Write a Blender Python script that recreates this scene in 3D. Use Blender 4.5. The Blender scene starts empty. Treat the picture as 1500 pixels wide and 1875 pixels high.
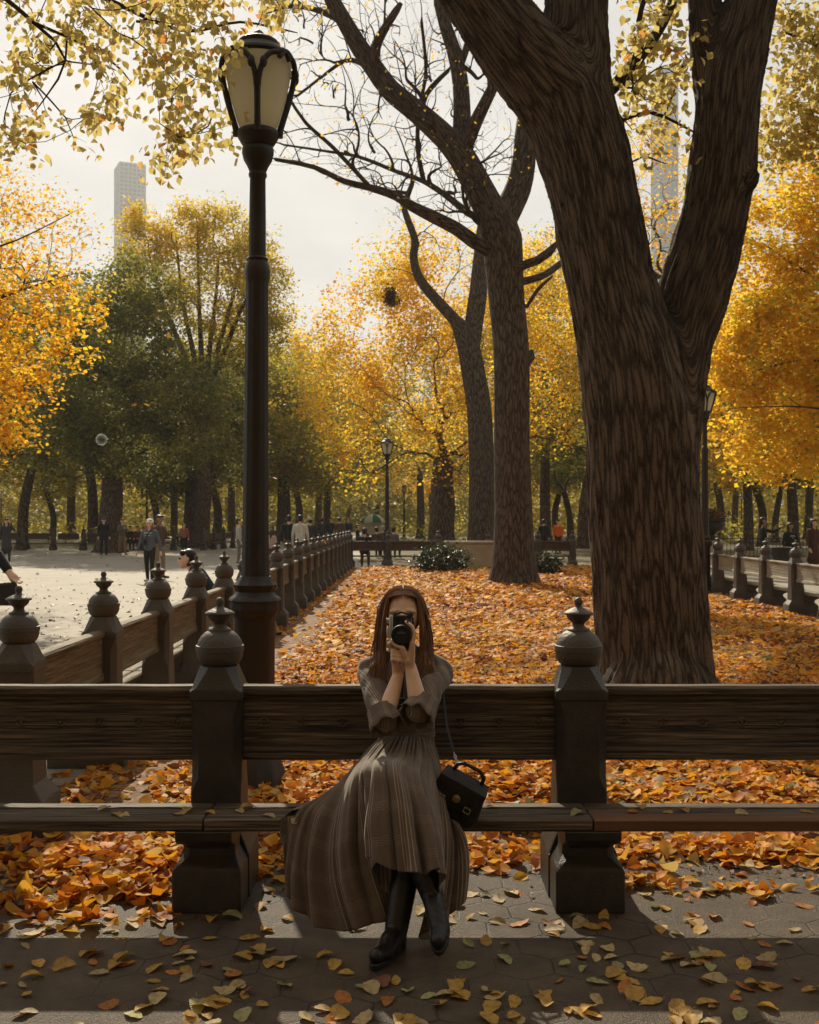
import bpy, bmesh, math, random
import numpy as np
from mathutils import Vector, Matrix, Quaternion

random.seed(7)
RNG = np.random.default_rng(7)
R = math.radians
SC = bpy.context.scene
COL = SC.collection

# ------------------------------------------------------------------ camera
F, H, HY = 2046.0, 1.6, 951.0          # focal length in photo pixels, eye height, horizon row
cam_d = bpy.data.cameras.new('camera')
cam = bpy.data.objects.new('camera', cam_d)
COL.objects.link(cam)
cam.location = (0, 0, H)
cam.rotation_euler = (R(90), 0, 0)
cam_d.sensor_fit = 'HORIZONTAL'
cam_d.sensor_width = 24.0
cam_d.lens = 24.0 * F / 1500.0
cam_d.shift_y = (HY - 937.5) / 1500.0
cam_d.clip_start = 0.05
cam_d.clip_end = 5000
cam_d.dof.use_dof = True
cam_d.dof.focus_distance = 4.5
cam_d.dof.aperture_fstop = 9.0
SC.camera = cam

# ------------------------------------------------------------------ world, sun, exposure
SUN_EL, SUN_AZ = 35.5, -14.0            # elevation; azimuth left of the view direction
world = bpy.data.worlds.new('World')
SC.world = world
world.use_nodes = True
wn, wl = world.node_tree.nodes, world.node_tree.links
wn.clear()
w_out = wn.new('ShaderNodeOutputWorld')
w_bg = wn.new('ShaderNodeBackground')
w_bg.inputs['Strength'].default_value = 0.1
sky = wn.new('ShaderNodeTexSky')
sky.sky_type = 'NISHITA'
sky.sun_disc = False
sky.sun_elevation = R(SUN_EL)
sky.sun_rotation = R(SUN_AZ)
sky.dust_density = 3.0
w_tc = wn.new('ShaderNodeTexCoord')
w_map = wn.new('ShaderNodeMapping')
w_map.inputs['Scale'].default_value = (1.6, 1.0, 3.2)
w_map.inputs['Location'].default_value = (0.35, 0.0, 0.2)
w_no = wn.new('ShaderNodeTexNoise')
w_no.inputs['Scale'].default_value = 2.2
w_no.inputs['Detail'].default_value = 7
w_no.inputs['Roughness'].default_value = 0.55
w_ra = wn.new('ShaderNodeValToRGB')
w_ra.color_ramp.elements[0].position = 0.36
w_ra.color_ramp.elements[0].color = (4.3, 4.3, 4.2, 1)
w_ra.color_ramp.elements[1].position = 0.62
w_ra.color_ramp.elements[1].color = (6.2, 6.05, 5.75, 1)
# thin overcast: brighter round the hidden sun, duller behind the camera
w_dot = wn.new('ShaderNodeVectorMath'); w_dot.operation = 'DOT_PRODUCT'
w_dot.inputs[1].default_value = (math.sin(R(SUN_AZ)) * math.cos(R(SUN_EL)), math.cos(R(SUN_AZ)) * math.cos(R(SUN_EL)), math.sin(R(SUN_EL)))
w_mr = wn.new('ShaderNodeMapRange'); w_mr.inputs['From Min'].default_value = -0.6; w_mr.inputs['From Max'].default_value = 0.95
w_mr.inputs['To Min'].default_value = 0.42; w_mr.inputs['To Max'].default_value = 1.04
w_sc = wn.new('ShaderNodeVectorMath'); w_sc.operation = 'SCALE'
wl.new(w_tc.outputs['Generated'], w_dot.inputs[0]); wl.new(w_dot.outputs['Value'], w_mr.inputs['Value'])
w_t = wn.new('ShaderNodeMapRange'); w_t.inputs['From Min'].default_value = -0.5; w_t.inputs['From Max'].default_value = 0.6
w_tint = wn.new('ShaderNodeMix'); w_tint.data_type = 'RGBA'; w_tint.inputs[6].default_value = (1.0, 0.86, 0.68, 1); w_tint.inputs[7].default_value = (1, 1, 1, 1)
w_mul = wn.new('ShaderNodeVectorMath'); w_mul.operation = 'MULTIPLY'
wl.new(w_dot.outputs['Value'], w_t.inputs['Value']); wl.new(w_t.outputs['Result'], w_tint.inputs[0])
wl.new(w_ra.outputs['Color'], w_mul.inputs[0]); wl.new(w_tint.outputs[2], w_mul.inputs[1])
wl.new(w_mul.outputs['Vector'], w_sc.inputs[0]); wl.new(w_mr.outputs['Result'], w_sc.inputs['Scale'])
w_mix = wn.new('ShaderNodeMix')
w_mix.data_type = 'RGBA'
w_mix.inputs[0].default_value = 0.93
wl.new(w_tc.outputs['Generated'], w_map.inputs['Vector'])
wl.new(w_map.outputs['Vector'], w_no.inputs['Vector'])
wl.new(w_no.outputs['Fac'], w_ra.inputs['Fac'])
wl.new(sky.outputs['Color'], w_mix.inputs[6])
wl.new(w_sc.outputs['Vector'], w_mix.inputs[7])
wl.new(w_mix.outputs[2], w_bg.inputs['Color'])
wl.new(w_bg.outputs['Background'], w_out.inputs['Surface'])

sun_d = bpy.data.lights.new('sun', 'SUN')
sun_d.energy = 5.0
sun_d.angle = R(0.6)
sun_d.color = (1.0, 0.88, 0.67)
sun = bpy.data.objects.new('sun', sun_d)
COL.objects.link(sun)
_to_sun = Vector((math.sin(R(SUN_AZ)) * math.cos(R(SUN_EL)), math.cos(R(SUN_AZ)) * math.cos(R(SUN_EL)), math.sin(R(SUN_EL))))
sun.rotation_euler = (-_to_sun).to_track_quat('-Z', 'Y').to_euler()
sun.location = (-10, 40, 40)

SC.view_settings.view_transform = 'Standard'
SC.view_settings.look = 'None'
SC.view_settings.exposure = 0.28
SC.view_settings.gamma = 1.0
SC.cycles.use_denoising = True
SC.cycles.max_bounces = 6
SC.cycles.diffuse_bounces = 3
SC.cycles.glossy_bounces = 2
SC.cycles.transmission_bounces = 4
SC.cycles.volume_bounces = 0
SC.cycles.transparent_max_bounces = 8
SC.cycles.caustics_reflective = False
SC.cycles.caustics_refractive = False
SC.cycles.sample_clamp_indirect = 4.0

# ------------------------------------------------------------------ helpers
def W(px, py, Y):
    return np.array([(px - 750.0) * Y / F, Y, H - (py - HY) * Y / F])

def G(px, py):
    return W(px, py, H * F / (py - HY))

def tag(o, label=None, cat=None, group=None, kind=None):
    if label: o['label'] = label
    if cat: o['category'] = cat
    if group: o['group'] = group
    if kind: o['kind'] = kind
    return o

def thing(name, label, cat, loc=(0, 0, 0), rz=0.0, group=None):
    o = bpy.data.objects.new(name, None)
    o.empty_display_size = 0.1
    COL.objects.link(o)
    o.location = loc
    o.rotation_euler = (0, 0, rz)
    return tag(o, label, cat, group)

def link(name, me, parent=None, mats=None, loc=None):
    o = bpy.data.objects.new(name, me)
    COL.objects.link(o)
    if parent: o.parent = parent
    if loc is not None: o.location = loc
    for m in mats or ():
        me.materials.append(m)
    return o

def copy_tree(o, parent=None):
    c = o.copy()
    COL.objects.link(c)
    if parent: c.parent = parent
    for ch in list(o.children):
        copy_tree(ch, c)
    return c

def smooth(me, ang=40):
    me.polygons.foreach_set('use_smooth', np.ones(len(me.polygons), dtype=bool))
    if ang is not None:
        me.set_sharp_from_angle(angle=R(ang))

def mesh_np(name, V, Fa, tint=None, vecattr=None, sm=False):
    """mesh from numpy arrays, all faces with the same corner count"""
    V = np.asarray(V, dtype=np.float32); Fa = np.asarray(Fa, dtype=np.int32)
    me = bpy.data.meshes.new(name)
    k = Fa.shape[1]
    me.vertices.add(len(V)); me.vertices.foreach_set('co', V.ravel())
    me.loops.add(Fa.size); me.loops.foreach_set('vertex_index', Fa.ravel())
    me.polygons.add(len(Fa))
    me.polygons.foreach_set('loop_start', np.arange(0, Fa.size, k, dtype=np.int32))
    if sm: me.polygons.foreach_set('use_smooth', np.ones(len(Fa), dtype=bool))
    me.update(calc_edges=True)
    if tint is not None:
        a = me.attributes.new('tint', 'FLOAT', 'FACE')
        a.data.foreach_set('value', np.asarray(tint, dtype=np.float32))
    if vecattr is not None:
        a = me.attributes.new('bark', 'FLOAT_VECTOR', 'POINT')
        a.data.foreach_set('vector', np.asarray(vecattr, dtype=np.float32).ravel())
    return me

def frame(d):
    d = np.asarray(d, float); d = d / (np.linalg.norm(d) + 1e-9)
    a = np.array([0, 0, 1.0]) if abs(d[2]) < 0.9 else np.array([1.0, 0, 0])
    u = np.cross(a, d); u /= np.linalg.norm(u)
    return u, np.cross(d, u), d

class MB:
    """collects shapes into one mesh"""
    def __init__(s): s.v = []; s.f = []; s.m = []
    def add(s, V, Fa, mi=0):
        o = len(s.v)
        s.v.extend([tuple(map(float, p)) for p in V])
        for f in Fa:
            s.f.append(tuple(int(i) + o for i in f)); s.m.append(mi)
        return s
    def box(s, c, size, rot=None, mi=0):
        x, y, z = [q / 2 for q in size]
        V = [(-x, -y, -z), (x, -y, -z), (x, y, -z), (-x, y, -z), (-x, -y, z), (x, -y, z), (x, y, z), (-x, y, z)]
        if rot is not None: V = [tuple(rot @ Vector(p)) for p in V]
        V = [(p[0] + c[0], p[1] + c[1], p[2] + c[2]) for p in V]
        return s.add(V, [(0, 3, 2, 1), (4, 5, 6, 7), (0, 1, 5, 4), (1, 2, 6, 5), (2, 3, 7, 6), (3, 0, 4, 7)], mi)
    def sections(s, secs, mi=0, cap=True):
        """loft closed loops of equal length"""
        n = len(secs[0]); V = [p for sec in secs for p in sec]; Fa = []
        for i in range(len(secs) - 1):
            for j in range(n):
                a, b = i * n + j, i * n + (j + 1) % n
                Fa.append((a, b, b + n, a + n))
        if cap:
            Fa.append(tuple(range(n))[::-1]); Fa.append(tuple((len(secs) - 1) * n + j for j in range(n)))
        return s.add(V, Fa, mi)
    def lathe(s, prof, n=24, c=(0, 0, 0), mi=0, flute=None):
        secs = []
        for r, z in prof:
            loop = []
            for j in range(n):
                a = 2 * math.pi * j / n
                rr = r * (flute(a, z) if flute else 1.0)
                loop.append((c[0] + rr * math.cos(a), c[1] + rr * math.sin(a), c[2] + z))
            secs.append(loop)
        if prof[0][1] > prof[-1][1]: secs.reverse()
        return s.sections(secs, mi)
    def tube(s, pts, rad, n=8, mi=0, flat=1.0):
        pts = [np.asarray(p, float) for p in pts]
        if not hasattr(rad, '__len__'): rad = [rad] * len(pts)
        secs = []; u0 = None
        for i, p in enumerate(pts):
            d = pts[min(i + 1, len(pts) - 1)] - pts[max(i - 1, 0)]
            u, v, d = frame(d)
            if u0 is not None:
                u = u0 - d * np.dot(u0, d); u /= (np.linalg.norm(u) + 1e-9); v = np.cross(d, u)
            u0 = u
            secs.append([p + rad[i] * (math.cos(2 * math.pi * j / n) * u + flat * math.sin(2 * math.pi * j / n) * v) for j in range(n)])
        return s.sections(secs, mi)
    def ball(s, c, r, n=16, m=10, mi=0, sc=(1, 1, 1), rot=None):
        V = [(0, 0, -1)]
        for i in range(1, m):
            t = -math.pi / 2 + math.pi * i / m
            for j in range(n):
                a = 2 * math.pi * j / n
                V.append((math.cos(t) * math.cos(a), math.cos(t) * math.sin(a), math.sin(t)))
        V.append((0, 0, 1))
        V = [Vector((p[0] * r * sc[0], p[1] * r * sc[1], p[2] * r * sc[2])) for p in V]
        if rot is not None: V = [rot @ p for p in V]
        V = [(p[0] + c[0], p[1] + c[1], p[2] + c[2]) for p in V]
        Fa = [(0, 1 + (j + 1) % n, 1 + j) for j in range(n)]
        for i in range(m - 2):
            for j in range(n):
                a = 1 + i * n + j; b = 1 + i * n + (j + 1) % n
                Fa.append((a, b, b + n, a + n))
        t = len(V) - 1; o = 1 + (m - 2) * n
        Fa += [(o + j, o + (j + 1) % n, t) for j in range(n)]
        return s.add(V, Fa, mi)
    def cap(s, p0, r0, p1, r1, n=12, mi=0):
        p0 = np.asarray(p0, float); p1 = np.asarray(p1, float)
        u, v, d = frame(p1 - p0)
        secs = []
        for t in np.linspace(-80, 0, 5):
            secs.append((p0 + d * r0 * math.sin(R(t)), r0 * math.cos(R(t))))
        for t in np.linspace(0, 80, 5):
            secs.append((p1 + d * r1 * math.sin(R(t)), r1 * math.cos(R(t))))
        return s.sections([[c + rr * (math.cos(2 * math.pi * j / n) * u + math.sin(2 * math.pi * j / n) * v) for j in range(n)] for c, rr in secs], mi)
    def mesh(s, name, ang=40):
        me = bpy.data.meshes.new(name)
        me.from_pydata(s.v, [], s.f)
        if any(s.m): me.polygons.foreach_set('material_index', s.m)
        me.update()
        if ang is not None: smooth(me, ang)
        return me
    def build(s, name, mat, parent=None, ang=40, bevel=0, loc=None):
        mats = mat if isinstance(mat, (list, tuple)) else [mat]
        o = link(name, s.mesh(name, ang), parent, mats, loc)
        if bevel:
            b = o.modifiers.new('bevel', 'BEVEL'); b.width = bevel; b.segments = 2; b.limit_method = 'ANGLE'; b.angle_limit = R(40)
        return o

def remesh(mb, voxel, it=6, fac=0.5):
    """union of closed shapes as one continuous skin"""
    me = bpy.data.meshes.new('raw'); me.from_pydata(mb.v, [], mb.f); me.update()
    o = bpy.data.objects.new('raw', me); COL.objects.link(o)
    m = o.modifiers.new('r', 'REMESH'); m.mode = 'VOXEL'; m.voxel_size = voxel; m.adaptivity = 0.0
    if it:
        m2 = o.modifiers.new('s', 'SMOOTH'); m2.iterations = it; m2.factor = fac
    dg = bpy.context.evaluated_depsgraph_get(); dg.update()
    out = bpy.data.meshes.new_from_object(o.evaluated_get(dg))
    bpy.data.objects.remove(o); bpy.data.meshes.remove(me)
    out.polygons.foreach_set('use_smooth', np.ones(len(out.polygons), dtype=bool))
    return out

def verts_np(me):
    V = np.empty(len(me.vertices) * 3, dtype=np.float32); me.vertices.foreach_get('co', V); return V.reshape(-1, 3).astype(float)
def norms_np(me):
    V = np.empty(len(me.vertices) * 3, dtype=np.float32); me.vertices.foreach_get('normal', V); return V.reshape(-1, 3).astype(float)
def centers_np(me):
    V = np.empty(len(me.polygons) * 3, dtype=np.float32); me.polygons.foreach_get('center', V); return V.reshape(-1, 3).astype(float)

# ------------------------------------------------------------------ materials
def nodes(name):
    m = bpy.data.materials.new(name); m.use_nodes = True
    nt = m.node_tree
    return m, nt.nodes, nt.links, nt.nodes['Principled BSDF'], nt.nodes['Material Output']

def ramp(n, stops):
    r = n.new('ShaderNodeValToRGB'); cr = r.color_ramp
    while len(cr.elements) < len(stops): cr.elements.new(0.5)
    for e, (p, c) in zip(cr.elements, stops):
        e.position = p; e.color = (*c, 1)
    return r

def pmat(name, stops, scale=4.0, stretch=(1, 1, 1), rough=0.7, bump=0.0, bscale=40.0, bstretch=None, metallic=0.0, spec=0.5, detail=8, dist=0.0, rvar=0.0):
    m, n, l, b, out = nodes(name)
    tc = n.new('ShaderNodeTexCoord'); mp = n.new('ShaderNodeMapping'); mp.inputs['Scale'].default_value = stretch
    no = n.new('ShaderNodeTexNoise'); no.inputs['Scale'].default_value = scale; no.inputs['Detail'].default_value = detail; no.inputs['Roughness'].default_value = 0.65
    no.inputs['Distortion'].default_value = dist
    if not isinstance(stops[0][0], (int, float)): stops = [(0.3, stops[0]), (0.7, stops[1])]
    ra = ramp(n, stops)
    l.new(tc.outputs['Object'], mp.inputs['Vector']); l.new(mp.outputs['Vector'], no.inputs['Vector'])
    l.new(no.outputs['Fac'], ra.inputs['Fac']); l.new(ra.outputs['Color'], b.inputs['Base Color'])
    b.inputs['Roughness'].default_value = rough; b.inputs['Metallic'].default_value = metallic
    b.inputs['Specular IOR Level'].default_value = spec
    if rvar:
        mr = n.new('ShaderNodeMapRange'); mr.inputs['To Min'].default_value = rough - rvar; mr.inputs['To Max'].default_value = rough + rvar
        l.new(no.outputs['Fac'], mr.inputs['Value']); l.new(mr.outputs['Result'], b.inputs['Roughness'])
    if bump:
        mp2 = n.new('ShaderNodeMapping'); mp2.inputs['Scale'].default_value = bstretch or stretch
        n2 = n.new('ShaderNodeTexNoise'); n2.inputs['Scale'].default_value = bscale; n2.inputs['Detail'].default_value = 6
        bp = n.new('ShaderNodeBump'); bp.inputs['Strength'].default_value = bump; bp.inputs['Distance'].default_value = 0.02
        l.new(tc.outputs['Object'], mp2.inputs['Vector']); l.new(mp2.outputs['Vector'], n2.inputs['Vector'])
        l.new(n2.outputs['Fac'], bp.inputs['Height']); l.new(bp.outputs['Normal'], b.inputs['Normal'])
    return m

def leafmat(name, stops, trans=0.5, rough=0.55, tmul=1.15):
    m, n, l, b, out = nodes(name)
    at = n.new('ShaderNodeAttribute'); at.attribute_name = 'tint'
    ra = ramp(n, stops)
    l.new(at.outputs['Fac'], ra.inputs['Fac'])
    l.new(ra.outputs['Color'], b.inputs['Base Color']); b.inputs['Roughness'].default_value = rough
    b.inputs['Specular IOR Level'].default_value = 0.35
    tr = n.new('ShaderNodeBsdfTranslucent')
    mu = n.new('ShaderNodeVectorMath'); mu.operation = 'SCALE'; mu.inputs['Scale'].default_value = tmul
    l.new(ra.outputs['Color'], mu.inputs[0]); l.new(mu.outputs['Vector'], tr.inputs['Color'])
    mx = n.new('ShaderNodeMixShader'); mx.inputs['Fac'].default_value = trans
    l.new(b.outputs['BSDF'], mx.inputs[1]); l.new(tr.outputs['BSDF'], mx.inputs[2]); l.new(mx.outputs['Shader'], out.inputs['Surface'])
    return m

def barkmat(name, dark, mid, light, sx=9.0, sl=1.1, bump=1.0, usebark=True, dist=0.06):
    m, n, l, b, out = nodes(name)
    if usebark:
        at = n.new('ShaderNodeAttribute'); at.attribute_name = 'bark'; src = at.outputs['Vector']
    else:
        tc = n.new('ShaderNodeTexCoord'); src = tc.outputs['Object']
    mp = n.new('ShaderNodeMapping'); mp.inputs['Scale'].default_value = (sx, sx, sl)
    l.new(src, mp.inputs['Vector'])
    wob = n.new('ShaderNodeTexNoise'); wob.inputs['Scale'].default_value = 0.8; wob.inputs['Detail'].default_value = 3
    l.new(mp.outputs['Vector'], wob.inputs['Vector'])
    ad = n.new('ShaderNodeVectorMath'); ad.operation = 'MULTIPLY_ADD'
    ad.inputs[1].default_value = (1.5, 1.5, 0.6)
    l.new(wob.outputs['Color'], ad.inputs[0]); l.new(mp.outputs['Vector'], ad.inputs[2])
    vo = n.new('ShaderNodeTexVoronoi'); vo.feature = 'DISTANCE_TO_EDGE'; vo.inputs['Scale'].default_value = 1.0
    l.new(ad.outputs['Vector'], vo.inputs['Vector'])
    no = n.new('ShaderNodeTexNoise'); no.inputs['Scale'].default_value = 3.0; no.inputs['Detail'].default_value = 8; no.inputs['Roughness'].default_value = 0.7
    ra1 = ramp(n, [(0.0, (0, 0, 0)), (0.16, (0.75, 0.75, 0.75)), (0.34, (1, 1, 1))]); l.new(vo.outputs['Distance'], ra1.inputs['Fac'])
    v2m = n.new('ShaderNodeVectorMath'); v2m.operation = 'MULTIPLY'; v2m.inputs[1].default_value = (2.3, 2.3, 3.4); l.new(ad.outputs['Vector'], v2m.inputs[0])
    vo2 = n.new('ShaderNodeTexVoronoi'); vo2.feature = 'DISTANCE_TO_EDGE'; l.new(v2m.outputs['Vector'], vo2.inputs['Vector'])
    ra2 = ramp(n, [(0.0, (0, 0, 0)), (0.22, (1, 1, 1))]); l.new(vo2.outputs['Distance'], ra2.inputs['Fac'])
    mq = n.new('ShaderNodeMath'); mq.operation = 'MULTIPLY'; mq.inputs[1].default_value = 0.20; l.new(ra2.outputs['Color'], mq.inputs[0])
    mm = n.new('ShaderNodeMath'); mm.operation = 'MULTIPLY_ADD'; mm.inputs[1].default_value = 0.42
    l.new(ra1.outputs['Color'], mm.inputs[0])
    v3m = n.new('ShaderNodeVectorMath'); v3m.operation = 'MULTIPLY'; v3m.inputs[1].default_value = (1.0, 1.0, 3.0); l.new(ad.outputs['Vector'], v3m.inputs[0]); l.new(v3m.outputs['Vector'], no.inputs['Vector'])
    sc = n.new('ShaderNodeMath'); sc.operation = 'MULTIPLY_ADD'; sc.inputs[1].default_value = 0.70; l.new(no.outputs['Fac'], sc.inputs[0]); l.new(mq.outputs[0], sc.inputs[2])
    l.new(sc.outputs[0], mm.inputs[2])
    ra = ramp(n, [(0.40, dark), (0.66, mid), (0.92, light)]); l.new(mm.outputs[0], ra.inputs['Fac'])
    l.new(ra.outputs['Color'], b.inputs['Base Color'])
    bp = n.new('ShaderNodeBump'); bp.inputs['Strength'].default_value = bump; bp.inputs['Distance'].default_value = dist
    l.new(mm.outputs[0], bp.inputs['Height']); l.new(bp.outputs['Normal'], b.inputs['Normal'])
    b.inputs['Roughness'].default_value = 0.85; b.inputs['Specular IOR Level'].default_value = 0.2
    return m

M = {}
M['concrete'] = pmat('cast_concrete', [(0.25, (0.040, 0.031, 0.022)), (0.5, (0.072, 0.058, 0.043)), (0.66, (0.095, 0.077, 0.058)), (0.8, (0.15, 0.125, 0.097))], scale=3.5, rough=0.55, bump=0.3, bscale=70, rvar=0.12)
M['concrete_shaded'] = pmat('shade_dark_concrete', [(0.28, (0.015, 0.0115, 0.0085)), (0.52, (0.031, 0.024, 0.017)), (0.64, (0.045, 0.035, 0.026)), (0.76, (0.095, 0.075, 0.056))], scale=6.5, rough=0.45, bump=0.22, bscale=90, rvar=0.14)  # darker copy of the cast concrete: front-row shade put into the colour
M['iron'] = pmat('lamp_iron', [(0.3, (0.014, 0.010, 0.007)), (0.7, (0.034, 0.024, 0.017))], scale=9, rough=0.5, bump=0.2, bscale=60, rvar=0.12, metallic=0.2)
M['wood_dark'] = pmat('weathered_wood_dark', [(0.32, (0.013, 0.009, 0.006)), (0.45, (0.068, 0.044, 0.025)), (0.56, (0.145, 0.097, 0.057)), (0.70, (0.31, 0.22, 0.135))], scale=3.2, stretch=(0.55, 26, 30), rough=0.66, bump=0.9, bscale=3.5, bstretch=(0.8, 34, 40), dist=0.1, detail=14)
def weather(m, amt=0.85):
    """long dark cracks along the grain"""
    n, l = m.node_tree.nodes, m.node_tree.links; b = n['Principled BSDF']
    src = b.inputs['Base Color'].links[0].from_socket; nsrc = b.inputs['Normal'].links[0].from_socket
    tc = n.new('ShaderNodeTexCoord'); mp = n.new('ShaderNodeMapping'); mp.inputs['Scale'].default_value = (2.2, 95, 110); l.new(tc.outputs['Object'], mp.inputs['Vector'])
    no = n.new('ShaderNodeTexNoise'); no.inputs['Scale'].default_value = 1.0; no.inputs['Detail'].default_value = 5; no.inputs['Roughness'].default_value = 0.6; l.new(mp.outputs['Vector'], no.inputs['Vector'])
    ra = ramp(n, [(0.36, (1, 1, 1)), (0.44, (0, 0, 0))]); l.new(no.outputs['Fac'], ra.inputs['Fac'])
    ri = ramp(n, [(0.58, (0, 0, 0)), (0.72, (1, 1, 1))]); l.new(no.outputs['Fac'], ri.inputs['Fac'])
    f = n.new('ShaderNodeMath'); f.operation = 'MULTIPLY'; f.inputs[1].default_value = amt; l.new(ra.outputs['Color'], f.inputs[0])
    mx = n.new('ShaderNodeMix'); mx.data_type = 'RGBA'; l.new(f.outputs[0], mx.inputs[0]); l.new(src, mx.inputs[6]); mx.inputs[7].default_value = (0.010, 0.007, 0.005, 1)
    f2 = n.new('ShaderNodeMath'); f2.operation = 'MULTIPLY'; f2.inputs[1].default_value = 0.35; l.new(ri.outputs['Color'], f2.inputs[0])
    mx2 = n.new('ShaderNodeMix'); mx2.data_type = 'RGBA'; l.new(f2.outputs[0], mx2.inputs[0]); l.new(mx.outputs[2], mx2.inputs[6]); mx2.inputs[7].default_value = (0.30, 0.23, 0.155, 1)
    l.new(mx2.outputs[2], b.inputs['Base Color'])
    bp = n.new('ShaderNodeBump'); bp.inputs['Strength'].default_value = 0.9; bp.inputs['Distance'].default_value = 0.006; bp.invert = True
    l.new(ra.outputs['Color'], bp.inputs['Height']); l.new(nsrc, bp.inputs['Normal']); l.new(bp.outputs['Normal'], b.inputs['Normal'])
weather(M['wood_dark'])
M['wood_olive'] = pmat('weathered_wood_olive', [(0.28, (0.075, 0.052, 0.022)), (0.5, (0.150, 0.110, 0.050)), (0.72, (0.23, 0.18, 0.095))], scale=3.0, stretch=(0.7, 8, 9), rough=0.75, bump=0.5, bscale=3.0, bstretch=(1, 18, 20), dist=0.5)
M['wood_pale'] = pmat('weathered_wood_grey', [(0.28, (0.16, 0.135, 0.09)), (0.5, (0.30, 0.265, 0.19)), (0.72, (0.42, 0.38, 0.29))], scale=3.0, stretch=(0.7, 8, 9), rough=0.75, bump=0.5, bscale=3.0, bstretch=(1, 18, 20), dist=0.5)
weather(M['wood_olive'], 0.5); weather(M['wood_pale'], 0.4)
M['wood_red'] = pmat('newer_wood_reddish', [(0.3, (0.085, 0.034, 0.013)), (0.7, (0.17, 0.074, 0.030))], scale=3.0, stretch=(0.6, 8, 9), rough=0.6, bump=0.3, bscale=3.0, bstretch=(1, 18, 20))
M['wood_far'] = pmat('brown_bench_wood', [(0.3, (0.05, 0.028, 0.018)), (0.7, (0.12, 0.068, 0.042))], scale=3.0, stretch=(0.6, 8, 9), rough=0.7)
M['bark'] = barkmat('elm_bark', (0.032, 0.0225, 0.0150), (0.150, 0.107, 0.073), (0.36, 0.265, 0.18), sx=21.0, sl=2.3, bump=1.0, dist=0.06)
M['bark2'] = barkmat('elm_bark_fine', (0.024, 0.0175, 0.0125), (0.102, 0.074, 0.052), (0.24, 0.178, 0.124), sx=15.0, sl=2.8, bump=0.8, dist=0.05)
M['twig'] = pmat('twig_bark', [(0.3, (0.022, 0.016, 0.012)), (0.7, (0.060, 0.044, 0.032))], scale=3, stretch=(3, 3, 0.8), rough=0.85, bump=0.5, bscale=12, bstretch=(3, 3, 0.6))
M['stone'] = pmat('pale_granite', [(0.3, (0.34, 0.28, 0.19)), (0.7, (0.52, 0.44, 0.31))], scale=2.5, rough=0.7, bump=0.2, bscale=60)
# ------------------------------------------------------------------ ground
def sheet(name, x0, x1, y0, y1, z, mat, kind='structure', n=1):
    xs = np.linspace(x0, x1, n + 1); ys = np.linspace(y0, y1, n + 1)
    V = [(x, y, z) for y in ys for x in xs]
    Fa = [(j * (n + 1) + i, j * (n + 1) + i + 1, (j + 1) * (n + 1) + i + 1, (j + 1) * (n + 1) + i) for j in range(n) for i in range(n)]
    o = link(name, mesh_np(name, V, Fa), None, [mat]); o['kind'] = kind
    return o

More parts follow.
